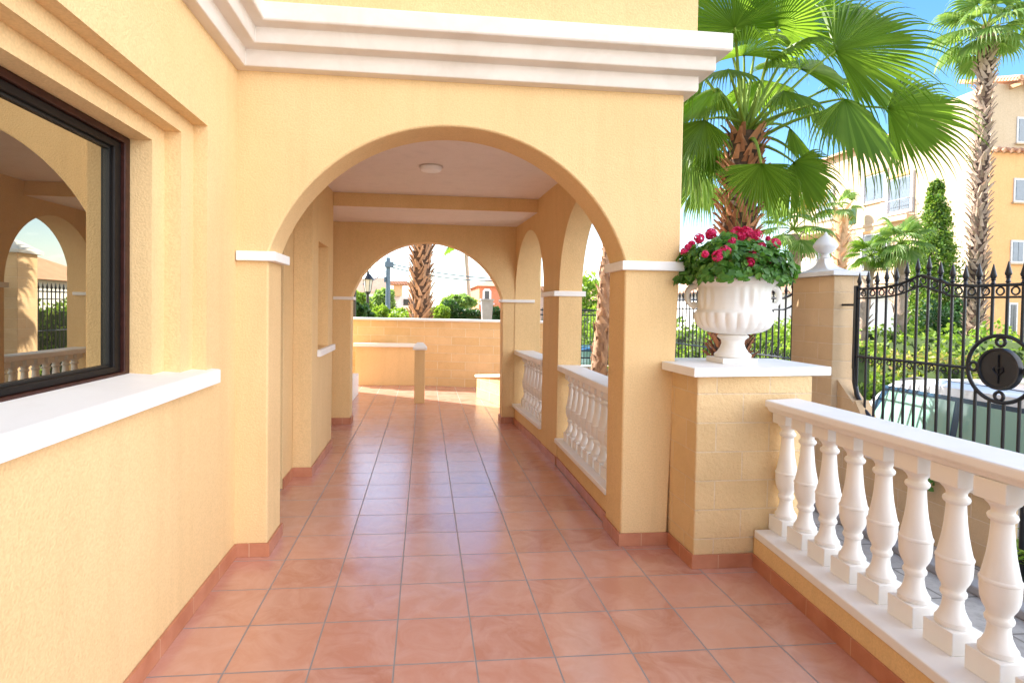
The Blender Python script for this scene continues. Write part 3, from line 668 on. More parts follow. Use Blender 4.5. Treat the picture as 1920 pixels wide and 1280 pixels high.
def frond_meshes(mbl, hub, axis, nrm, R, span=3.5, n=32, join=.58, droop=.9, seed=0, cup=.12, thr=0):
    rg = random.Random(seed); hub = Vector(hub); ax = Vector(axis).normalized(); nr = Vector(nrm); nr = (nr-ax*nr.dot(ax)).normalized(); sd = nr.cross(ax)
    da = span/n; T = [0.0, .2, .4, join, join+.12, join+.22, .9, 1.0] if join < .66 else [0, .25, .5, join, .78, .86, .93, 1.0]
    for i in range(n):
        a0 = -span/2+da*i; a = a0+da/2; Li = R*(.72+.28*math.cos(a*.9))*rg.uniform(.93, 1.05)
        def dirv(x): return (ax*math.cos(x)+sd*math.sin(x)-nr*cup*abs(math.sin(x))).normalized()
        d = dirv(a); prev = 0; p = hub.copy(); vs = []; dd = d.copy(); tw = rg.uniform(-.25, .25)
        for t_ in T:
            ds = (t_-prev)*Li; 
            if t_ > join*.8: dd = (dd+Vector((rg.uniform(-.06, .06), rg.uniform(-.06, .06), -droop*(t_-join*.8)*1.25))).normalized()
            elif t_ > 0: dd = (dd+Vector((0, 0, -droop*.07))).normalized()
            p = p+dd*ds; prev = t_
            jl = join*rg.uniform(.92, 1.06)
            if t_ <= join+1e-6: hw = math.tan(da/2)*t_*Li*1.03
            else: hw = math.tan(da/2)*join*Li*(1-((t_-join)/(1-join))**.8)*.8
            s_ = dd.cross(nr); s_ = (s_.normalized() if s_.length > 1e-4 else sd)
            if s_.dot(dirv(a+.3)-d) < 0: s_ = -s_
            n2 = nr
            hgt = .55*hw+.001
            vs += [p-s_*hw-n2*hgt, p+n2*hgt, p+s_*hw-n2*hgt]
        k = len(T); fs = []
        for j in range(k-1):
            for c in (0, 1): fs.append((j*3+c, j*3+c+1, (j+1)*3+c+1, (j+1)*3+c))
        mbl.add(vs, fs)
        if thr and rg.random() < thr:
            q0 = Vector(vs[(k-2)*3+1]); mbl_pts = [q0+Vector((rg.uniform(-.02, .02), rg.uniform(-.02, .02), -.05*z_)) for z_ in range(5)]
            for z_ in range(4): mbl.add([mbl_pts[z_], mbl_pts[z_]+Vector((.003, 0, 0)), mbl_pts[z_+1]+Vector((.003, 0, 0)), mbl_pts[z_+1]], [(0, 1, 2, 3)])
def stalk_curve(a, b, out, bow=.12):
    a = Vector(a); b = Vector(b); m_ = (a+b)/2+Vector((0, 0, bow*(b-a).length)); return [((1-t)**2)*a+2*t*(1-t)*m_+t*t*b for t in np.linspace(0, 1, 10)]
def add_frond(root, crown, hub, axis, nrm, R, mat=FROND, sr=.014, bow=.12, **k):
    mb = MB(); frond_meshes(mb, hub, axis, nrm, R, **k); f = mb.build('frond', mat, root, smooth='raw')
    pts_ = stalk_curve(crown, hub, None, bow); mb = MB(); mb.tube(pts_, [sr*(1.6-.9*i/9) for i in range(10)], 6); mb.build('stalk', STALK, f, smooth=60)
    return f
# near fan palm behind the urn
PY = 6.05
crown = at(1397, 235, 'Y', PY)
PB = Vector((at(1358, 720, 'Y', PY).x, PY, -.36))
NP = thing('fan_palm', 'large bright green fan palm with red brown trunk, towering behind the white urn', 'palm tree', tuple(PB))
tm = trunk_mesh(PB, crown+Vector((0, 0, -.1)), .185, .165, 460, .13, .0, 1.0, .085, 3, .085); two_tone(tm.build('trunk', BARK1, NP, smooth=40), tm.core)
def pd(dx, dy, dz=0): # picture-plane direction (dx right, dy up), dz towards the viewer
    return rt*dx+up*dy-fw*dz
camd = Vector((0, 0, CAMH))
FR = [ # hub px, py, depth Y, axis(dx,dy,toward), normal(dx,dy,toward), R, span, droop, mat
 (1378, 52, 5.8, (-.12, 1, .15), (.0, -.15, 1), .95, 3.9, .25, FROND),
 (1457, 50, 5.8, (.25, 1, .1), (.1, -.1, 1), .92, 3.9, .25, FROND),
 (1566, 96, 5.7, (1, .18, .15), (-.05, .30, 1), 1.22, 2.9, .45, FROND),
 (1664, 203, 5.6, (.95, -.22, .2), (.05, .30, 1), 1.08, 2.8, .5, FROND),
 (1583, 185, 5.4, (.45, -.75, .25), (.25, .6, .75), 1.15, 3.1, .9, FROND),
 (1427, 307, 5.2, (.03, -1, .1), (0, .25, 1), .62, 3.3, .35, FROND),
 (1488, 304, 5.7, (.62, -.72, 0), (.05, .3, 1), .80, 3.0, .5, FROND),
 (1322, 225, 5.9, (-.55, -.85, 0), (-.3, .6, .7), .70, 2.8, 1.0, FROND),
 (1338, 278, 6.2, (-.2, -1, 0), (.1, .5, .8), .45, 3.0, 1.0, FROND),
 (1296, 268, 6.3, (-.35, -1, 0), (-.1, .5, .8), .85, 2.9, 1.1, FRONDP),
 (1320, 330, 6.6, (-.25, -1, 0), (.2, .4, .8), .70, 2.7, 1.2, FRONDP),
 (1300, 120, 6.3, (-1, .2, 0), (0, .5, .8), .95, 3.2, .9, FROND),
 (1345, 165, 6.2, (-.8, -.4, -.2), (-.2, .8, .5), .9, 3.0, 1.1, FROND),
 (1500, 130, 6.4, (.6, .55, -.5), (-.1, .5, .8), .95, 3.2, .9, FROND),
 (1510, 190, 6.3, (.8, -.35, -.2), (.1, .8, .5), .95, 3.0, 1.1, FROND),
 (1480, 240, 6.4, (.7, -.7, 0), (.3, .6, .6), .75, 2.9, 1.1, FROND),
 (1420, 70, 6.5, (.05, .8, -.6), (0, .5, .8), .95, 3.4, .7, FROND),
 (1445, 110, 6.0, (.5, .3, .7), (-.2, .8, .3), .75, 3.0, 1.1, FROND),
 (1395, 105, 6.0, (-.3, .4, .8), (0, .9, .3), .75, 3.0, 1.2, FROND),
 (1560, 40, 6.6, (.9, .5, -.2), (0, .5, .8), .95, 3.0, .9, FROND),
 (1600, 150, 6.5, (.9, .0, -.3), (0, .7, .6), .95, 3.0, 1.1, FROND),
 (1500, 300, 6.7, (.75, -.65, -.2), (.2, .5, .8), .75, 2.8, .8, FRONDY),
 (1440, 330, 6.9, (.5, -.85, -.2), (.2, .5, .8), .75, 2.8, 1.0, FRONDP),
 (1430, 150, 6.7, (.1, -.2, -.9), (0, .9, .3), .8, 3.2, 1.2, FROND),
 (1320, 150, 6.6, (-.7, .1, -.3), (0, .6, .7), .95, 3.1, 1.0, FROND),
 (1365, 130, 5.5, (-.2, -.3, .8), (0, .9, .4), .6, 2.8, 1.3, FROND),
 (1470, 170, 5.6, (.4, -.4, .7), (0, .9, .4), .65, 2.8, 1.3, FROND),
 (1385, 300, 6.4, (-.5, -.85, 0), (-.2, .5, .8), .5, 2.9, .9, FRONDP),
 (1500, 60, 6.3, (.7, .6, .2), (0, .4, .9), .95, 3.0, .8, FROND),
 (1360, 60, 6.6, (-.7, .8, -.3), (0, .4, .9), .95, 3.2, .7, FROND),
]
for i, (px, py, Y, a, nn, R, sp_, dr, mt) in enumerate(FR):
    hub = at(px, py, 'Y', Y)
    add_frond(NP, crown+Vector((rng.uniform(-.06, .06), rng.uniform(-.06, .06), rng.uniform(-.25, .0))), hub, pd(*a), pd(*nn), R, mt, .015, .10 if py < 200 else .22, span=sp_, n=40 if sp_ > 2.6 else 34, droop=dr, seed=i, thr=.3)
# tall palm by the apartments
def simple_palm(label, base, top, rb, rtp, bark_, nf, R, pl, seed, boots=160, group=None, leafm=FROND, name='fan_palm', bout=.07, updir=-.6, bwid=.12, nl=20, dark=False):
    T_ = thing(name, label, 'palm tree', tuple(base), group)
    tm = trunk_mesh(base, Vector(top)+Vector((0, 0, -.1)), rb, rtp, boots, .17, .0, 1.0, bout, seed, bwid); o_ = tm.build('trunk', bark_, T_, smooth=40)
    if dark: two_tone(o_, tm.core)
    rg = random.Random(seed)
    for i in range(nf):
        a = i*2.39996; el = 1.35-(1.35-updir)*(i/max(1, nf-1)); e = Vector((math.cos(a)*math.cos(el), math.sin(a)*math.cos(el), math.sin(el)))
        hub = Vector(top)+e*pl*rg.uniform(.8, 1.1); ax = (e+Vector((0, 0, -.25))).normalized(); nr = (Vector((0, 0, 1))+e*.3)
        add_frond(T_, top, hub, ax, nr, R*rg.uniform(.85, 1.1), leafm, .016*R, .08, span=3.6, n=nl, join=.5, droop=1.1, seed=seed*50+i)
    return T_
FY = 12.0
simple_palm('tall palm with grey shaggy trunk in front of the pale apartment building', Vector((at(1826, 640, 'Y', FY).x, FY, -.9)), at(1850, 55, 'Y', FY), .155, .13, BARK2, 26, .80, .62, 11, 640, bout=.095, bwid=.10, updir=-.7, dark=True, leafm=FRONDP)
simple_palm('thick brown palm trunk standing behind the boundary wall, seen through the back arch', Vector((-.09, 11.4, .14)), Vector((-.07, 11.4, 4.6)), .185, .16, BARK4, 14, .9, .8, 12, 460, bout=.075, bwid=.085, dark=True)
simple_palm('leaning orange brown palm seen through the nearer side arch', Vector((3.43, 10.9, -.36)), Vector((4.05, 11.6, 5.6)), .16, .105, BARK4, 16, .95, .85, 13, 190, bout=.02)
simple_palm('small pale green fan palm left of the cypress, in front of the apartments', Vector((11.95, 13, -.9)), at(1690, 455, 'Y', 13.0), .12, .14, BARK2, 18, .62, .35, 14, 60, leafm=FRONDP, updir=-.9)
simple_palm('low bushy fan palm beside the balcony, left of the small pale palm', Vector((11.2, 13.6, -.9)), at(1632, 480, 'Y', 13.6), .12, .12, BARK2, 16, .5, .3, 15, 40, leafm=FROND, updir=-.5)
simple_palm('orange lit palm trunk rising behind the ball finial of the pier', Vector((at(1570, 600, 'Y', 17).x, 17, -.9)), at(1578, 388, 'Y', 17.0), .2, .2, BARK3, 9, .5, .35, 16, 160, leafm=FRONDP, bout=.12)
simple_palm('feathery palm with drooping leaves behind the flowers, right of the big trunk', Vector((7.6, 10.5, -.9)), at(1488, 430, 'Y', 10.5), .1, .1, BARK2, 16, .55, .45, 17, 40, leafm=FRONDP, updir=-.7)
simple_palm('thin tall grey palm far off, seen at the right inside the back arch', Vector((at(888, 580, 'Y', 27).x, 27, -.9)), at(872, 440, 'Y', 27.0), .10, .09, BARK2, 10, 1.0, .8, 18, 0)

# ------------------------------------------------------------------ leaf clouds
def cloud(name, mat, root, pts_, size, squash=1.0, label=None):
    P_ = np.asarray(pts_); N = len(P_); s_ = rng.uniform(size*.6, size*1.4, (N, 1))
    a = rng.normal(size=(N, 3)); a /= np.linalg.norm(a, axis=1, keepdims=True); b = rng.normal(size=(N, 3)); b -= a*(a*b).sum(1, keepdims=True); b /= np.linalg.norm(b, axis=1, keepdims=True)
    V_ = np.stack([P_-a*s_*.6, P_+b*s_*.32, P_+a*s_*.6, P_-b*s_*.32], 1).reshape(-1, 3)
    off_ = np.array(root['_loc']); V_ = V_-off_
    me = bpy.data.meshes.new(name); me.vertices.add(4*N); me.vertices.foreach_set('co', V_.ravel()); me.loops.add(4*N); me.loops.foreach_set('vertex_index', np.arange(4*N)); me.polygons.add(N)
    me.polygons.foreach_set('loop_start', np.arange(0, 4*N, 4)); me.polygons.foreach_set('loop_total', np.full(N, 4)); me.materials.append(mat); me.update(); me.validate()
    o = bpy.data.objects.new(name, me); C.objects.link(o); o.parent = root; o['_loc'] = root['_loc']
    return o
def blob_pts(c, r, N, lump=.25, fr=2.0, zmin=None, seed=0):
    o = []
    while len(o) < N:
        d = Vector(rng.normal(size=3)).normalized(); k = (1+lump*noise.noise(d*fr+Vector((seed, seed*2, 0)))*2)*rng.uniform(.72, 1.03)
        p = Vector((c[0]+d.x*r[0]*k, c[1]+d.y*r[1]*k, c[2]+d.z*r[2]*k))
        if zmin is not None and p.z < zmin: continue
        o.append(tuple(p))
    return o
def box_pts(b, N, lump=.12, seed=0, top=True):
    x0, x1, y0, y1, z0, z1 = b; o = []; A = ((x1-x0)*(y1-y0), (y1-y0)*(z1-z0)*2, (x1-x0)*(z1-z0)*2); tot = sum(A)
    for i in range(N):
        u_ = rng.uniform(0, tot); x, y, z = rng.uniform(x0, x1), rng.uniform(y0, y1), rng.uniform(z0, z1)
        if u_ < A[0]: z = z1
        elif u_ < A[0]+A[1]: x = x0 if rng.random() < .65 else x1
        else: y = y0 if rng.random() < .65 else y1
        n_ = noise.noise(Vector((x*1.9, y*1.9, z*1.9+seed)))+.5*noise.noise(Vector((x*5, y*5, z*5+seed)))
        cx, cy, cz = (x0+x1)/2, (y0+y1)/2, (z0+z1)/2
        k = n_*lump*1.6+rng.normal()*.03
        if z == z1: z += k
        elif x in (x0, x1): x += k*(1 if x == x1 else -1)
        else: y += k*(1 if y == y1 else -1)
        o.append((x, y, z))
    return o
def hedge(label, b, N, mat, size, name='hedge', cat='hedge', lump=.12, group=None, seed=0):
    t = thing(name, label, cat, ((b[0]+b[1])/2, (b[2]+b[3])/2, b[4]), group)
    cloud('foliage', mat, t, box_pts(b, N, lump, seed), size)
    i_ = .07; MB().box(b[0]+i_, b[1]-i_, b[2]+i_, b[3]-i_, b[4], b[5]-i_).build('inner_core', plain('hedge_core', (.05, .08, .02), .9), t)  # solid dark green box filling the hedge inside its leaves
    return t
def bush(label, c, r, N, mat, size, name='bush', cat='bush', zmin=None, lump=.25, group=None, seed=0, core=.7):
    t = thing(name, label, cat, (c[0], c[1], c[2]-r[2]), group)
    cloud('foliage', mat, t, blob_pts(c, r, N, lump, 2.2, zmin, seed), size)
    return t
# cypress
cb = at(1748, 600, 'Y', 14.5); ct = at(1745, 325, 'Y', 14.5)
CY = thing('cypress', 'dense tall green cypress in front of the apartment facade, left of the tall palm', 'cypress', (cb.x, 14.5, -.95))
pts_ = []
cl = [(cb.x+rng.normal()*.16, 14.5+rng.normal()*.25, rng.uniform(-.6, ct.z-.3)) for _ in range(330)]
Hc = ct.z
for c in cl:
    f = (c[2]+.9)/(Hc+.9); R_ = .76*(1-f**2.0)**1.0+.01
    a = rng.uniform(0, 2*PI); k = rng.uniform(.55, 1)
    cc = np.array([cb.x+math.cos(a)*R_*k, 14.5+math.sin(a)*R_*k, c[2]])
    o_ = rng.normal(size=(75, 3))*np.array([.10, .10, .15])*(.3+.7*min(1, R_/.55)); pts_.append(cc+o_)
pts_ = np.concatenate(pts_)
cloud('crown', CYPR, CY, pts_, .075)
MB().tube([(cb.x, 14.5, -.95), (cb.x, 14.5, Hc-.5)], [.09, .02], 8).build('trunk', BARK2, CY)
# garden hedges across the street
hedge('front row of light green hedge right behind the white car', (8.3, 9.1, 2.5, 13, -.95, .10), 15000, HEDGE, .085, lump=.18, seed=1)
hedge('flowering yellow orange hedge row on the bank above the front hedge', (9.3, 10.6, 3, 14, -.9, .52), 15000, HEDGEF, .085, lump=.22, seed=2)
hedge('dark green hedge row at the foot of the apartments', (11.5, 12.6, 4, 20, -.9, .98), 12000, HEDGE, .10, lump=.3, seed=3)
hedge('leafy green hedge seen through the fence behind the urn', (6.2, 7.4, 8.5, 14, -.95, .95), 13000, HEDGE, .085, lump=.3, seed=4)
hedge('tall green hedge beyond the second pier, mirrored in the window', (5.6, 6.8, 14.5, 20, -.95, 1.25), 9000, HEDGE, .10, lump=.3, seed=8)
hedge('dark green hedge seen through the thin fence in the side arch', (4.6, 7.5, 20.9, 22.0, -.6, .85), 8000, HEDGED, .10, lump=.25, seed=5)
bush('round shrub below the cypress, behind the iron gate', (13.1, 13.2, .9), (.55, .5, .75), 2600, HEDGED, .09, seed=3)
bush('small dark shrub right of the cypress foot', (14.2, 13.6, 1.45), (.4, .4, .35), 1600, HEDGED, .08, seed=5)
bush('yellow green tree crown far behind the side arch', (7.4, 26, 1.9), (1.6, 1.2, 1.1), 2600, HEDGE, .2, seed=6, name='tree', cat='tree')
for i, (px, py, Y, rx, rz, mt, lb) in enumerate((
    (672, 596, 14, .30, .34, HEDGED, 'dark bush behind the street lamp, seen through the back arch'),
    (716, 593, 17, .36, .28, HEDGE, 'round green bush between the street lamp and the utility pole'),
    (752, 592, 20, .46, .26, HEDGE, 'low rounded green bush just right of the utility pole'),
    (668, 570, 24, .55, .5, HEDGE, 'pale green tree behind the street lamp'),
    (718, 568, 30, .6, .7, FRONDP, 'pale green shrub left of the utility pole'),
    (822, 594, 13.5, .24, .24, HEDGE, 'bright bush between the palm trunk and the clipped hedges'),
    (862, 566, 22, .62, .24, FRONDP, 'spiky bright green treetop above the clipped hedges'))):
    c = at(px, py, 'Y', Y); bush(lb, (c.x, Y, c.z), (rx, rx, rz), 2200, mt, .10 if Y < 21 else .16, seed=i, name='tree' if rx > .6 else 'bush', cat='tree' if rx > .6 else 'bush')
def hz(px0, px1, pyt, Y, dep, mt, lb, N=2600, sz=.06):
    a = at(px0, pyt, 'Y', Y); b = at(px1, pyt, 'Y', Y); hedge(lb, (a.x, b.x, Y, Y+dep, .15, a.z), N, mt, sz, lump=.03, seed=px0)
hz(732, 776, 589, 13.0, .5, HEDGE, 'low clipped light green hedge left of the palm trunk')
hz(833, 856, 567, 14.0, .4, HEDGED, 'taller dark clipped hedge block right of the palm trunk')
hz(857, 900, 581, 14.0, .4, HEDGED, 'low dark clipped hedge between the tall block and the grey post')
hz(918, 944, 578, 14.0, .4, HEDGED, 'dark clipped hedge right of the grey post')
a = at(913, 562, 'Y', 13.6)
GPst = thing('gate_post', 'grey post with pinkish stone foot between the clipped hedges', 'post', (a.x, 13.6, .15))
mb = MB(); mb.loft([[(a.x-s_, 13.6-s_, z), (a.x+s_, 13.6-s_, z), (a.x+s_, 13.6+s_, z), (a.x-s_, 13.6+s_, z)] for s_, z in ((.10, .9), (.14, a.z-.02), (.16, a.z-.02), (.16, a.z+.02))]); mb.build('shaft', plain('grey_render', (.36, .35, .36), .8), GPst)
MB().box(a.x-.12, a.x+.12, 13.48, 13.72, .15, .898).build('foot', plain('pink_stone', (.6, .45, .38), .85, sc=20), GPst)
# palms / strappy plants by low wall end
def strappy(label, c, n, l_, seed):
    rg = random.Random(seed); t = thing('garden_plant', label, 'plant', c, 'strap leaved plants by the low garden wall'); mb = MB()
    for i in range(n):
        a = rg.uniform(0, 2*PI); e = Vector((math.cos(a), math.sin(a), 0)); s_ = Vector((-e.y, e.x, 0)); ll = l_*rg.uniform(.6, 1.2); b = Vector(c)+e*rg.uniform(0, .05); vs = []
        for k in range(6):
            f = k/5; p = b+e*ll*.55*f**1.3+Vector((0, 0, ll*(f*1.2-.75*f*f))); w_ = .014*(1-f**2)+.001; vs += [p-s_*w_, p+s_*w_]
        mb.add(vs, [(2*k, 2*k+1, 2*k+3, 2*k+2) for k in range(5)])
    mb.build('foliage', HEDGE, t, smooth='raw'); return t
strappy('strap leaved green plant right beside the end of the low garden wall', (4.1, 3.28, -.35), 70, .5, 1)
strappy('second strap leaved plant, nearer the camera than the end of the low wall', (4.05, 2.95, -.35), 60, .45, 2)
strappy('strap leaved plant farther out behind the black garden post', (4.5, 3.2, -.5), 60, .5, 3)
PS = thing('garden_post', 'black iron post standing in the plants at the end of the low garden wall', 'post', (GX, 3.36, -.35))
MB().tube([(GX, 3.36, -.35), (GX, 3.36, .30)], .02, 8).build('shaft', IRON, PS, smooth=50)
MB().tube([(GX, 3.36, .10), (GX, 2.3, .10)], .014, 8).build('rail', IRON, PS, smooth=50)
iv = at(1742, 908, 'X', 3.93); IVY = thing('ivy_sprig', 'small sprig of dark green ivy leaves hanging on the low garden wall', 'ivy', tuple(iv))
mb = MB()
for i in range(16): leafy(mb, iv+Vector((-.01-rng.uniform(0, .03), rng.uniform(-.07, .07), rng.uniform(-.06, .05))), (-1, rng.normal()*.4, .4), rng.uniform(.03, .055))
mb.build('leaves', GERL, IVY, smooth='raw')

# ------------------------------------------------------------------ car
CARP = plain('white_car_paint', (.8, .8, .82), .25, 0, .5, .02, .6)
q = M('car_glass'); q.fin((.24, .44, .37), .08, None, .9); CARG = q.m
CB = plain('black_trim', (.02, .02, .022), .5); CRED = plain('tail_light_red', (.5, .02, .02), .25); CTY = plain('tyre', (.02, .02, .02), .85); CRM = plain('rim', (.5, .5, .52), .3, .8)
def car(label, x0, y0, y1, z0, h, col, flip=False):
    """parked along Y; near side at x0; rear at y1"""
    t = thing('parked_car', label, 'car', (x0+.85, (y0+y1)/2, z0)); L_ = y1-y0; W = 1.72
    def P(f, z): return (y1-f*L_, z0+z*h)
    body = [P(0, .22), P(0.01, .45), P(.03, .56), P(.94, .50), P(1, .36), P(1, .18), P(.9, .13), P(.1, .13)]
    mb = MB(); secs = []
    for fx, inset in ((0, .05), (.06, 0), (.5, 0), (.94, 0), (1, .05)):
        secs.append([(x0+W*fx, y_ + (inset if y_ < (y0+y1)/2 else -inset), z_-inset*.3) for y_, z_ in body])
    mb.loft(secs); mb.build('body', col, t, smooth=35, bevel=.03)
    cab = [(.02, .55), (.07, .80), (.13, .955), (.22, 1.0), (.45, 1.0), (.58, .96), (.78, .53)]
    mb = MB(); secs = []
    for fx, s_ in ((.03, 0), (.10, .94), (.15, 1), (.85, 1), (.90, .94), (.97, 0)):
        secs.append([(x0+W*(fx if True else 0), *P(f, .53+(z-.53)*s_)) for f, z in cab])
    mb.loft(secs); mb.build('roof', col, t, smooth=40)
    for sx in (0, 1):
        def xs(z): k_ = (z-.53)/(.47)/.94; return x0+W*(.03+.07*k_)-.008 if sx == 0 else x0+W*(.97-.07*k_)+.008
        vs = [(xs(zb), *P(f, zb)) for f, zb in ((.06, .55), (.73, .55), (.57, .925), (.125, .925))]; i_ = .03*(1 if sx == 0 else -1); vs += [(x+i_, y, z) for x, y, z in vs]
        MB().add(vs, [(0, 1, 2, 3), (7, 6, 5, 4), (0, 4, 5, 1), (1, 5, 6, 2), (2, 6, 7, 3), (3, 7, 4, 0)]).build('window_surround', plain('dark_blue_surround', (.02, .06, .11), .2), t)
        for (fa, fb, ga, gb) in ((.075, .30, .14, .30), (.315, .50, .315, .49), (.515, .70, .505, .565)):
            zt, zb = .90, .57
            def xs(z): k_ = (z-.53)/(.47)/.94; return x0+W*(.03+.07*k_)-.012 if sx == 0 else x0+W*(.97-.07*k_)+.012
            vs = [(xs(zb), *P(fa, zb)), (xs(zb), *P(fb, zb)), (xs(zt), *P(gb, zt)), (xs(zt), *P(ga, zt))]
            i_ = .03*(1 if sx == 0 else -1); vs += [(x+i_, y, z) for x, y, z in vs]
            MB().add(vs, [(0, 1, 2, 3), (7, 6, 5, 4), (0, 4, 5, 1), (1, 5, 6, 2), (2, 6, 7, 3), (3, 7, 4, 0)]).build('side_window', CARG, t)
        xr = x0+W*(.16 if sx == 0 else .84); MB().tube([(xr, P(.14, 0)[0], z0+h*.965), (xr, P(.18, 0)[0], z0+h*.995), (xr, P(.5, 0)[0], z0+h*1.0), (xr, P(.54, 0)[0], z0+h*.985)], .012, 6).build('roof_rail', CB, t)
        for f in (.18, .80):
            yy_, xx = P(f, 0)[0], x0+(.02 if sx == 0 else W-.22)
            wl = MB().add([], []); r_ = .31
            wl.loft([[(xx+dx, yy_+rr_*math.cos(a), z0+r_+rr_*math.sin(a)) for a in np.linspace(0, 2*PI, 29)[:-1]] for dx, rr_ in ((-.02, r_*.7), (-.03, r_*.9), (0, r_), (.2, r_), (.22, r_*.9))])
            wo = wl.build('wheel', CTY, t, smooth=40)
            xr2 = xx-.035 if sx == 0 else xx+.225
            MB().loft([[(xr2+dx, yy_+rr_*math.cos(a), z0+r_+rr_*math.sin(a)) for a in np.linspace(0, 2*PI, 25)[:-1]] for dx, rr_ in ((0, .06), (.006, .18), (.02, .2))]).build('rim', CRM, wo, smooth=40)
        MB().box(x0+(.04 if sx == 0 else W-.3), x0+(.3 if sx == 0 else W-.04), y1-.05, y1+.012, z0+h*.50, z0+h*.68).build('tail_light', CRED, t, bevel=.02)
    MB().box(x0+.15, x0+W-.15, y1-.01, y1+.05, z0+.28, z0+.42).build('bumper', CB, t, bevel=.02)
    return t
car('white estate car parked behind the iron gate', 5.0, 1.55, 6.4, -.95, 1.72, CARP)
BLUE = plain('blue_car_paint', (.03, .12, .25), .25, 0, .5, .05, .5)
c_ = at(1100, 660, 'Y', 17)
bc = car('dark blue car parked beyond the thin fence, seen through the nearer side arch', 5.0, 17.0, 20.6, -.95, 1.22, BLUE)
bc.location = (6.0, 17.4, -.95); bc.rotation_euler = (0, 0, PI/2)

# ------------------------------------------------------------------ far buildings
CREAM = stucco('cream_render', (.54, .40, .265), (.58, .44, .30), 12, .1); ORANGE = stucco('orange_render', (.76, .40, .17), (.80, .44, .20), 12, .1)
q = M('roof_tile'); v = q.coord(); wv = q.n('ShaderNodeTexWave', wave_type='BANDS', bands_direction='DIAGONAL'); wv.inputs['Scale'].default_value = 3; q.l(v, wv.inputs['Vector']); n1 = q.noise(v, 2, 4)
ROOF = q.fin(q.mix(n1, (.5, .22, .12), (.66, .38, .24)), .85, q.bump(wv.outputs['Fac'], .8, .05))
WGL = plain('pale_window', (.12, .15, .18), .15, 0, .7); WDK = plain('dark_window', (.04, .05, .05), .2, 0, .7); SHUT = plain('grey_shutter', (.62, .6, .6), .6)
B = thing('apartment_building', 'cream and orange apartment building with tiled eaves and balconies at the right', 'building', (30, 30, -.9))
mb = MB(); mb.box(28, 46, 25.5, 28.2, 9.62, 13.0); mb.box(28.003, 46, 28.2, 41, -.9, 12.2); mb.build('cream_wall', CREAM, B)
mb = MB(); mb.box(28.006, 46, 25.506, 28.19, -.9, 9.6); mb.build('orange_wall', ORANGE, B)
MB().box(27.99, 28.5, 25.7, 28.25, -.9, 9.61).build('cream_corner', CREAM, B)
mb = MB(); mb.box(27.93, 28.05, 28.3, 41.1, 6.95, 7.1); mb.box(27.9, 28.06, 28.3, 41.1, 3.3, 3.42); mb.build('string_course', CREAM, B)
mb = MB(); mb.add([(27.6, 28.2, 12.1), (27.6, 41.5, 12.1), (33, 41.5, 14), (33, 28.2, 14), (27.6, 28.2, 12.25), (27.6, 41.5, 12.25), (33, 41.5, 14.15), (33, 28.2, 14.15)], [(0, 3, 2, 1), (4, 5, 6, 7), (0, 1, 5, 4), (1, 2, 6, 5), (2, 3, 7, 6), (3, 0, 4, 7)]); mb.build('roof', ROOF, B)
mb = MB(); mb.add([(28.7, 24.9, 12.95), (46, 24.9, 12.95), (46, 28, 14.0), (28.7, 28, 14.0), (28.7, 24.9, 13.1), (46, 24.9, 13.1), (46, 28, 14.2), (28.7, 28, 14.2)], [(0, 3, 2, 1), (4, 5, 6, 7), (0, 1, 5, 4), (1, 2, 6, 5), (2, 3, 7, 6), (3, 0, 4, 7)])
for i in range(40): mb.tube([(28.8+.42*i, 24.82, 13.08), (28.8+.42*i, 26.5, 13.62)], .12, 8)
rf = mb.build('tiled_roof', ROOF, B)
mb = MB(); [mb.box(28.9+1.1*i, 29.05+1.1*i, 24.95, 25.5, 12.75, 12.93) for i in range(14)]; mb.build('rafters', plain('rafter', (.5, .28, .14), .8), B)
mb = MB()
for i in range(44): mb.tube([(28.05+.4*i, 25.2, 9.62), (28.05+.4*i, 25.52, 9.78)], .11, 8)
mb.build('tile_band', ROOF, B)
def win(face, a, z0, w_, h_, gm=WGL, door=False):
    if face == 'X':
        f = MB(); x = 28.0; f.box(x-.02, x+.05, a, a+w_, z0, z0+h_); f.box(x-.14, x+.02, a-.14, a-.003, z0-.1, z0+h_+.16); f.box(x-.14, x+.02, a+w_+.003, a+w_+.14, z0-.1, z0+h_+.16); o = f.build('window', SHUT, B)
        m2 = MB(); m2.box(x-.06, x-.042, a+.12, a+w_*.48, z0+.12, z0+h_-.12); m2.box(x-.06, x-.042, a+w_*.52, a+w_-.12, z0+.12, z0+h_-.12); m2.build('pane', gm, o)
        MB().box(x-.12, x+.02, a-.12, a+w_+.12, z0-.1, z0-.003).build('sill', CREAM, o)
        MB().box(x-.10, x+.02, a-.02, a+w_+.02, z0+h_+.003, z0+h_+.16).build('recess_shade_box', ORANGE, o)  # orange strip above the window stands for shade in its recess
    else:
        y = 25.5; f = MB(); f.box(a, a+w_, y-.04, y+.05, z0, z0+h_); o = f.build('window', SHUT, B)
        m2 = MB(); m2.box(a+.1, a+w_*.48, y-.06, y-.042, z0+.1, z0+h_-.1); m2.box(a+w_*.52, a+w_-.1, y-.06, y-.042, z0+.1, z0+h_-.1); m2.build('pane', gm, o)
        MB().box(a-.08, a+w_+.08, y-.12, y+.02, z0-.08, z0-.003).build('sill', CREAM, o)
win('X', 31.9, 8.45, 1.6, 1.75); win('X', 30.0, 7.5, 1.6, 2.1); win('X', 31.6, 4.3, 1.9, 2.2, WDK); win('X', 36.4, 8.0, 1.3, 2.1); win('X', 36.2, 4.2, 1.5, 2.1, WDK); win('X', 34.3, .6, 1.6, 2.0, WDK)
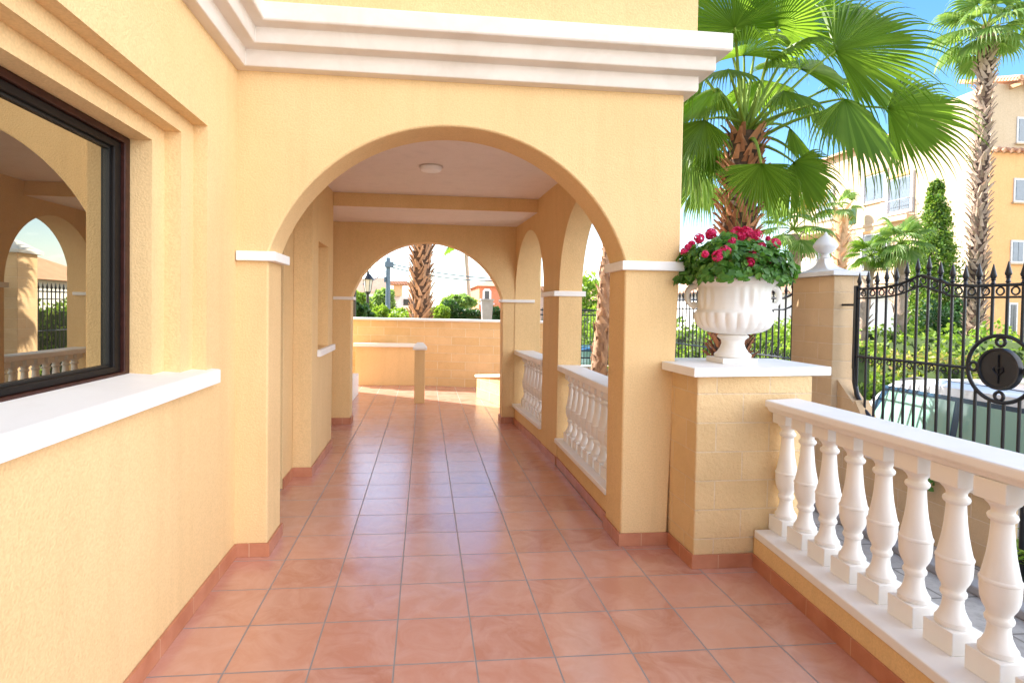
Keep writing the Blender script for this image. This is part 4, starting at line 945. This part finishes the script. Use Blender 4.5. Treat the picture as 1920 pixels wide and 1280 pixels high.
win('Y', 29.4, 10.1, 1.4, 1.3); win('Y', 29.35, 7.15, 1.2, 1.2); win('Y', 29.3, 4.1, .75, 1.15); win('Y', 29.3, .2, .5, 1.9, WDK); win('Y', 31.8, 7.15, 1.4, 1.2); win('Y', 31.8, 4.1, 1.2, 1.2)
MB().box(27.93, 28.05, 30.4, 32, .3, 2.0).build('garage_door', WDK, B)
def balcony(y0, y1, z, dp, rail_m):
    o = MB().box(28-dp, 28.0, y0, y1, z-.28, z).build('balcony', CREAM, B); m2 = MB()
    for zz in (z+.1, z+.95): m2.tube([(28-dp+.05, y0+.05, zz), (28-dp+.05, y1-.05, zz)], .025, 5); m2.tube([(28, y0+.05, zz), (28-dp+.05, y0+.05, zz)], .025, 5)
    for i in range(int((y1-y0)/.14)): m2.tube([(28-dp+.05, y0+.05+.14*i, z+.1), (28-dp+.05, y0+.05+.14*i, z+.95)], .014, 4)
    for i in range(int(dp/.14)): m2.tube([(28-.14*i, y0+.05, z+.1), (28-.14*i, y0+.05, z+.95)], .014, 4)
    m2.build('railing', rail_m, o)
balcony(35.2, 40.5, 7.1, 1.6, plain('white_metal', (.75, .75, .75), .5)); balcony(35.2, 40.5, 3.6, 1.6, IRON); balcony(29.8, 31.8, 7.2, .5, plain('grey_metal', (.4, .4, .42), .5))
a = at(1596, 392, 'X', 27.2); tag(MB().lathe([(.25, -1.0), (.3, -.9), (.33, .0), (.3, .05)], tuple(a), 12).build('planter_box', plain('green_plastic', (.12, .26, .16), .5), loc=tuple(a)), 'green planter tub on the upper balcony corner', 'planter')
a = at(1512, 512, 'Y', 14); PR = thing('parasol', 'cream parasol canopy behind the tan pier', 'parasol', (a.x, 14, -.9))
mb = MB(); mb.loft([[(a.x+r_*math.cos(t_)*1, 14+r_*math.sin(t_), a.z+z_) for t_ in np.linspace(0, 2*PI, 9)[:-1]] for r_, z_ in ((.48, 0), (.49, .02), (.30, .26), (.03, .42))]); mb.build('canopy', plain('cream_canvas', (.75, .66, .52), .9), PR)
MB().tube([(a.x, 14, -.9), (a.x, 14, a.z+.4)], .03, 8).build('pole', SHUT, PR)

def ybox(px0, px1, pyt, Y, dep, zb=-.9):
    a_ = at(px0, pyt, 'Y', Y); b_ = at(px1, pyt, 'Y', Y); return (a_.x, b_.x, Y, Y+dep, zb, a_.z)
PINK = stucco('pink_render', (.72, .48, .38), (.78, .55, .44), 8, .1); OCH = stucco('ochre_render', (.75, .5, .25), (.8, .55, .3), 8, .1); WREN = stucco('white_render', (.82, .8, .76), (.86, .84, .8), 8, .1)
h1 = thing('house', 'pale pink flat roofed house far behind the street lamp', 'house', (-4.5, 41, -.9))
b = ybox(650, 717, 547, 40, 6); MB().box(*b).build('wall', WREN, h1); b2 = list(b); MB().box(b2[0]-.3, b2[1]+.1, 39.7, 46, b[5], b[5]+1.0).build('upper_floor', PINK, h1)
mb = MB(); mb.box(b[1]-1.6, b[1]-.7, 39.95, 39.999, 1.0, 2.0); mb.build('window', WDK, h1)
h2 = thing('house', 'white house with an ochre roof turret far off, right of the utility pole', 'house', (-2, 46, -.9))
b = ybox(735, 768, 555, 45, 6); MB().box(*b).build('wall', WREN, h2); b3 = ybox(738, 752, 533, 44.5, 3, b[5]); MB().box(*b3).build('turret', OCH, h2)
mb = MB(); mb.box(b3[0]-.35, b3[1]+.5, 44.2, 47.9, b3[5], b3[5]+.25); mb.build('turret_roof', ROOF, h2)
mb = MB(); mb.box(b[0]+.9, b[0]+1.5, 44.95, 44.999, 1.2, 2.0); mb.build('window', WDK, h2)
h4 = thing('house', 'low house with a pink tiled roof left of the palm trunk, far behind', 'house', (-1.2, 34, -.9))
b = ybox(742, 785, 590, 33, 5); MB().box(*b).build('wall', WREN, h4); MB().add([(b[0]-.2, 32.7, b[5]), (b[1]+.2, 32.7, b[5]), (b[1]+.2, 38, b[5]), (b[0]-.2, 38, b[5]), ((b[0]+b[1])/2-.4, 35, b[5]+.55), ((b[0]+b[1])/2+.4, 35, b[5]+.55)], [(0, 1, 5, 4), (1, 2, 5), (2, 3, 4, 5), (3, 0, 4), (0, 3, 2, 1)]).build('roof', ROOF, h4)
h3 = thing('house', 'orange house with an arched white framed window at the right edge of the back arch', 'house', (5, 37, -.9))
ORH = stucco('terracotta_render', (.68, .25, .13), (.74, .31, .17), 8, .1)
b = ybox(899, 990, 536, 36, 7); MB().box(*b).build('wall', ORH, h3)
xm = (b[0]+b[1])/2; MB().add([(b[0]-.2, 35.7, b[5]), (b[1]+.3, 35.7, b[5]), (b[1]+.3, 43.3, b[5]), (b[0]-.2, 43.3, b[5]), (xm-.2, 39, b[5]+.75), (xm+.2, 39, b[5]+.75)], [(0, 1, 5, 4), (1, 2, 5), (2, 3, 4, 5), (3, 0, 4), (0, 3, 2, 1)]).build('roof', ROOF, h3)
a = at(913, 553, 'Y', 35.95); mb = MB(); mb.prism([(a.x-.28, a.z-.5), (a.x+.28, a.z-.5), (a.x+.28, a.z+.25), (a.x+.15, a.z+.42), (a.x-.15, a.z+.42), (a.x-.28, a.z+.25)], 'Y', 35.93, 35.99); wo = mb.build('window', WREN, h3)
MB().box(a.x-.14, a.x+.14, 35.90, 35.929, a.z-.4, a.z+.25).build('pane', WDK, wo); MB().box(a.x-.45, a.x+.45, 35.5, 35.99, a.z-.62, a.z-.51).build('balcony', SHUT, h3)
b = ybox(868, 899, 585, 34, 4); tag(MB().box(*b).build('garden_wall', ORANGE, loc=(b[0], 34, -.9)), 'orange garden wall beside the terracotta house', 'wall')
h5 = thing('house', 'long orange tiled roof house behind the thin fence, seen through the side arch', 'house', (8, 30, -.9))
MB().box(6.6, 14, 30, 36, -.9, 1.9).build('wall', PINK, h5); MB().add([(6.3, 29.6, 1.9), (14.3, 29.6, 1.9), (14.3, 36.4, 1.9), (6.3, 36.4, 1.9), (8.3, 33, 2.7), (12.3, 33, 2.7)], [(0, 1, 5, 4), (1, 2, 5), (2, 3, 4, 5), (3, 0, 4), (0, 3, 2, 1)]).build('roof', ROOF, h5)
h7 = thing('house', 'low white house with tiled roof beyond the hedge, mirrored in the window', 'house', (18, 27, -.9))
MB().box(13, 22, 24, 30, -.9, 2.3).build('wall', WREN, h7); MB().add([(12.6, 23.6, 2.3), (22.4, 23.6, 2.3), (22.4, 30.4, 2.3), (12.6, 30.4, 2.3), (14.6, 27, 3.4), (20.4, 27, 3.4)], [(0, 1, 5, 4), (1, 2, 5), (2, 3, 4, 5), (3, 0, 4), (0, 3, 2, 1)]).build('roof', ROOF, h7)
h6 = thing('house', 'pink house beyond the boundary wall, seen in the farther side arch', 'house', (5, 26, -.9))
b = ybox(985, 1022, 545, 26, 5); MB().box(*b).build('wall', PINK, h6); MB().box(b[0]-.2, b[1]+.2, 25.8, 31, b[5], b[5]+.22).build('roof', ROOF, h6)

# street lamp, utility pole, cables
a = at(690, 507, 'Y', 15.5); b = at(690, 548, 'Y', 15.5)
SL = thing('street_lamp', 'black classic street lamp with a glass lantern, left inside the back arch', 'street lamp', (a.x, 15.5, .15))
MB().tube([(a.x, 15.5, .15), (a.x, 15.5, 1.0), (a.x, 15.5, b.z-.06)], [.055, .05, .035], 10).build('post', IRON, SL, smooth=50)
hL = a.z-b.z
MB().loft([[(a.x+r_*math.cos(t_), 15.5+r_*math.sin(t_), b.z+z_*hL) for t_ in np.linspace(0, 2*PI, 7)[:-1]] for r_, z_ in ((.04, -.1), (.075, 0), (.08, .03))]).build('holder', IRON, SL)
MB().loft([[(a.x+r_*math.cos(t_), 15.5+r_*math.sin(t_), b.z+z_*hL) for t_ in np.linspace(0, 2*PI, 7)[:-1]] for r_, z_ in ((.078, .031), (.125, .58))]).build('lantern_glass', plain('frosted_glass', (.62, .6, .55), .2), SL)
mb = MB()
for t_ in np.linspace(0, 2*PI, 7)[:-1]: mb.tube([(a.x+.08*math.cos(t_), 15.5+.08*math.sin(t_), b.z+.02*hL), (a.x+.129*math.cos(t_), 15.5+.129*math.sin(t_), b.z+.60*hL)], .008, 5)
mb.loft([[(a.x+r_*math.cos(t_), 15.5+r_*math.sin(t_), b.z+z_*hL) for t_ in np.linspace(0, 2*PI, 13)[:-1]] for r_, z_ in ((.16, .585), (.155, .63), (.07, .82), (.03, .86), (.035, .92), (.01, 1.0))])
mb.build('lantern_cap', IRON, SL)
a = at(728, 483, 'Y', 26); UP = thing('utility_pole', 'blue grey utility pole with cables, between the street lamp and the palm trunk', 'utility pole', (a.x, 26, -.9))
BG = plain('blue_grey_metal', (.10, .14, .18), .6)
MB().tube([(a.x+.02, 26, -.9), (a.x, 26, a.z)], [.13, .10], 10).build('pole', BG, UP, smooth=50)
c = at(728, 496, 'Y', 26); MB().box(c.x-.14, c.x+.24, 25.8, 26.2, c.z-.12, c.z+.12).build('cable_box', BG, UP)
c2 = at(728, 524, 'Y', 26); MB().box(c.x-.18, c.x-.10, 25.9, 26.1, c2.z-.12, c2.z+.12).build('small_box', BG, UP)
e1 = at(950, 524, 'Y', 26); e2 = at(640, 512, 'Y', 26)
def cable(p, q_, sag, r_=.026): p = Vector(p); q_ = Vector(q_); return [p.lerp(q_, t_)-Vector((0, 0, sag*4*t_*(1-t_))) for t_ in np.linspace(0, 1, 24)], r_
mb = MB()
for p_, q2, sg in (((c.x, 26, c.z+.05), e1, .12), ((c.x, 26, c.z-.08), e1+Vector((0, 0, -.06)), .2), ((c.x, 26, c.z), at(650, 506, 'Y', 30), .05), ((c.x, 26, c.z+.1), at(650, 480, 'Y', 30), .05), ((c.x, 26, c.z-.2), at(680, 533, 'Y', 26), .1)):
    ps_, r_ = cable(p_, q2, sg); mb.tube(ps_, r_, 4)
mb.build('cables', BG, UP)
a = at(664, 500, 'Y', 12.2); DP = MB().box(a.x-.08, a.x+.045, 12.1, 12.25, .15, 2.2).build('dark_post', plain('dark_post', (.05, .045, .045), .7), loc=(a.x, 12.2, .15)); tag(DP, 'thick dark post at the far left behind the back arch', 'post')
a = at(1005, 590, 'Y', 9.7); tag(MB().box(1.93, 1.97, 9.70, 9.74, 0, 1.28).build('iron_post', plain('rust_iron', (.2, .12, .07), .7), loc=(1.95, 9.7, 0)), 'thin brown iron post against the boundary wall, seen in the farther side arch', 'post')

for o in list(bpy.data.objects):
    if '_loc' in o: del o['_loc']
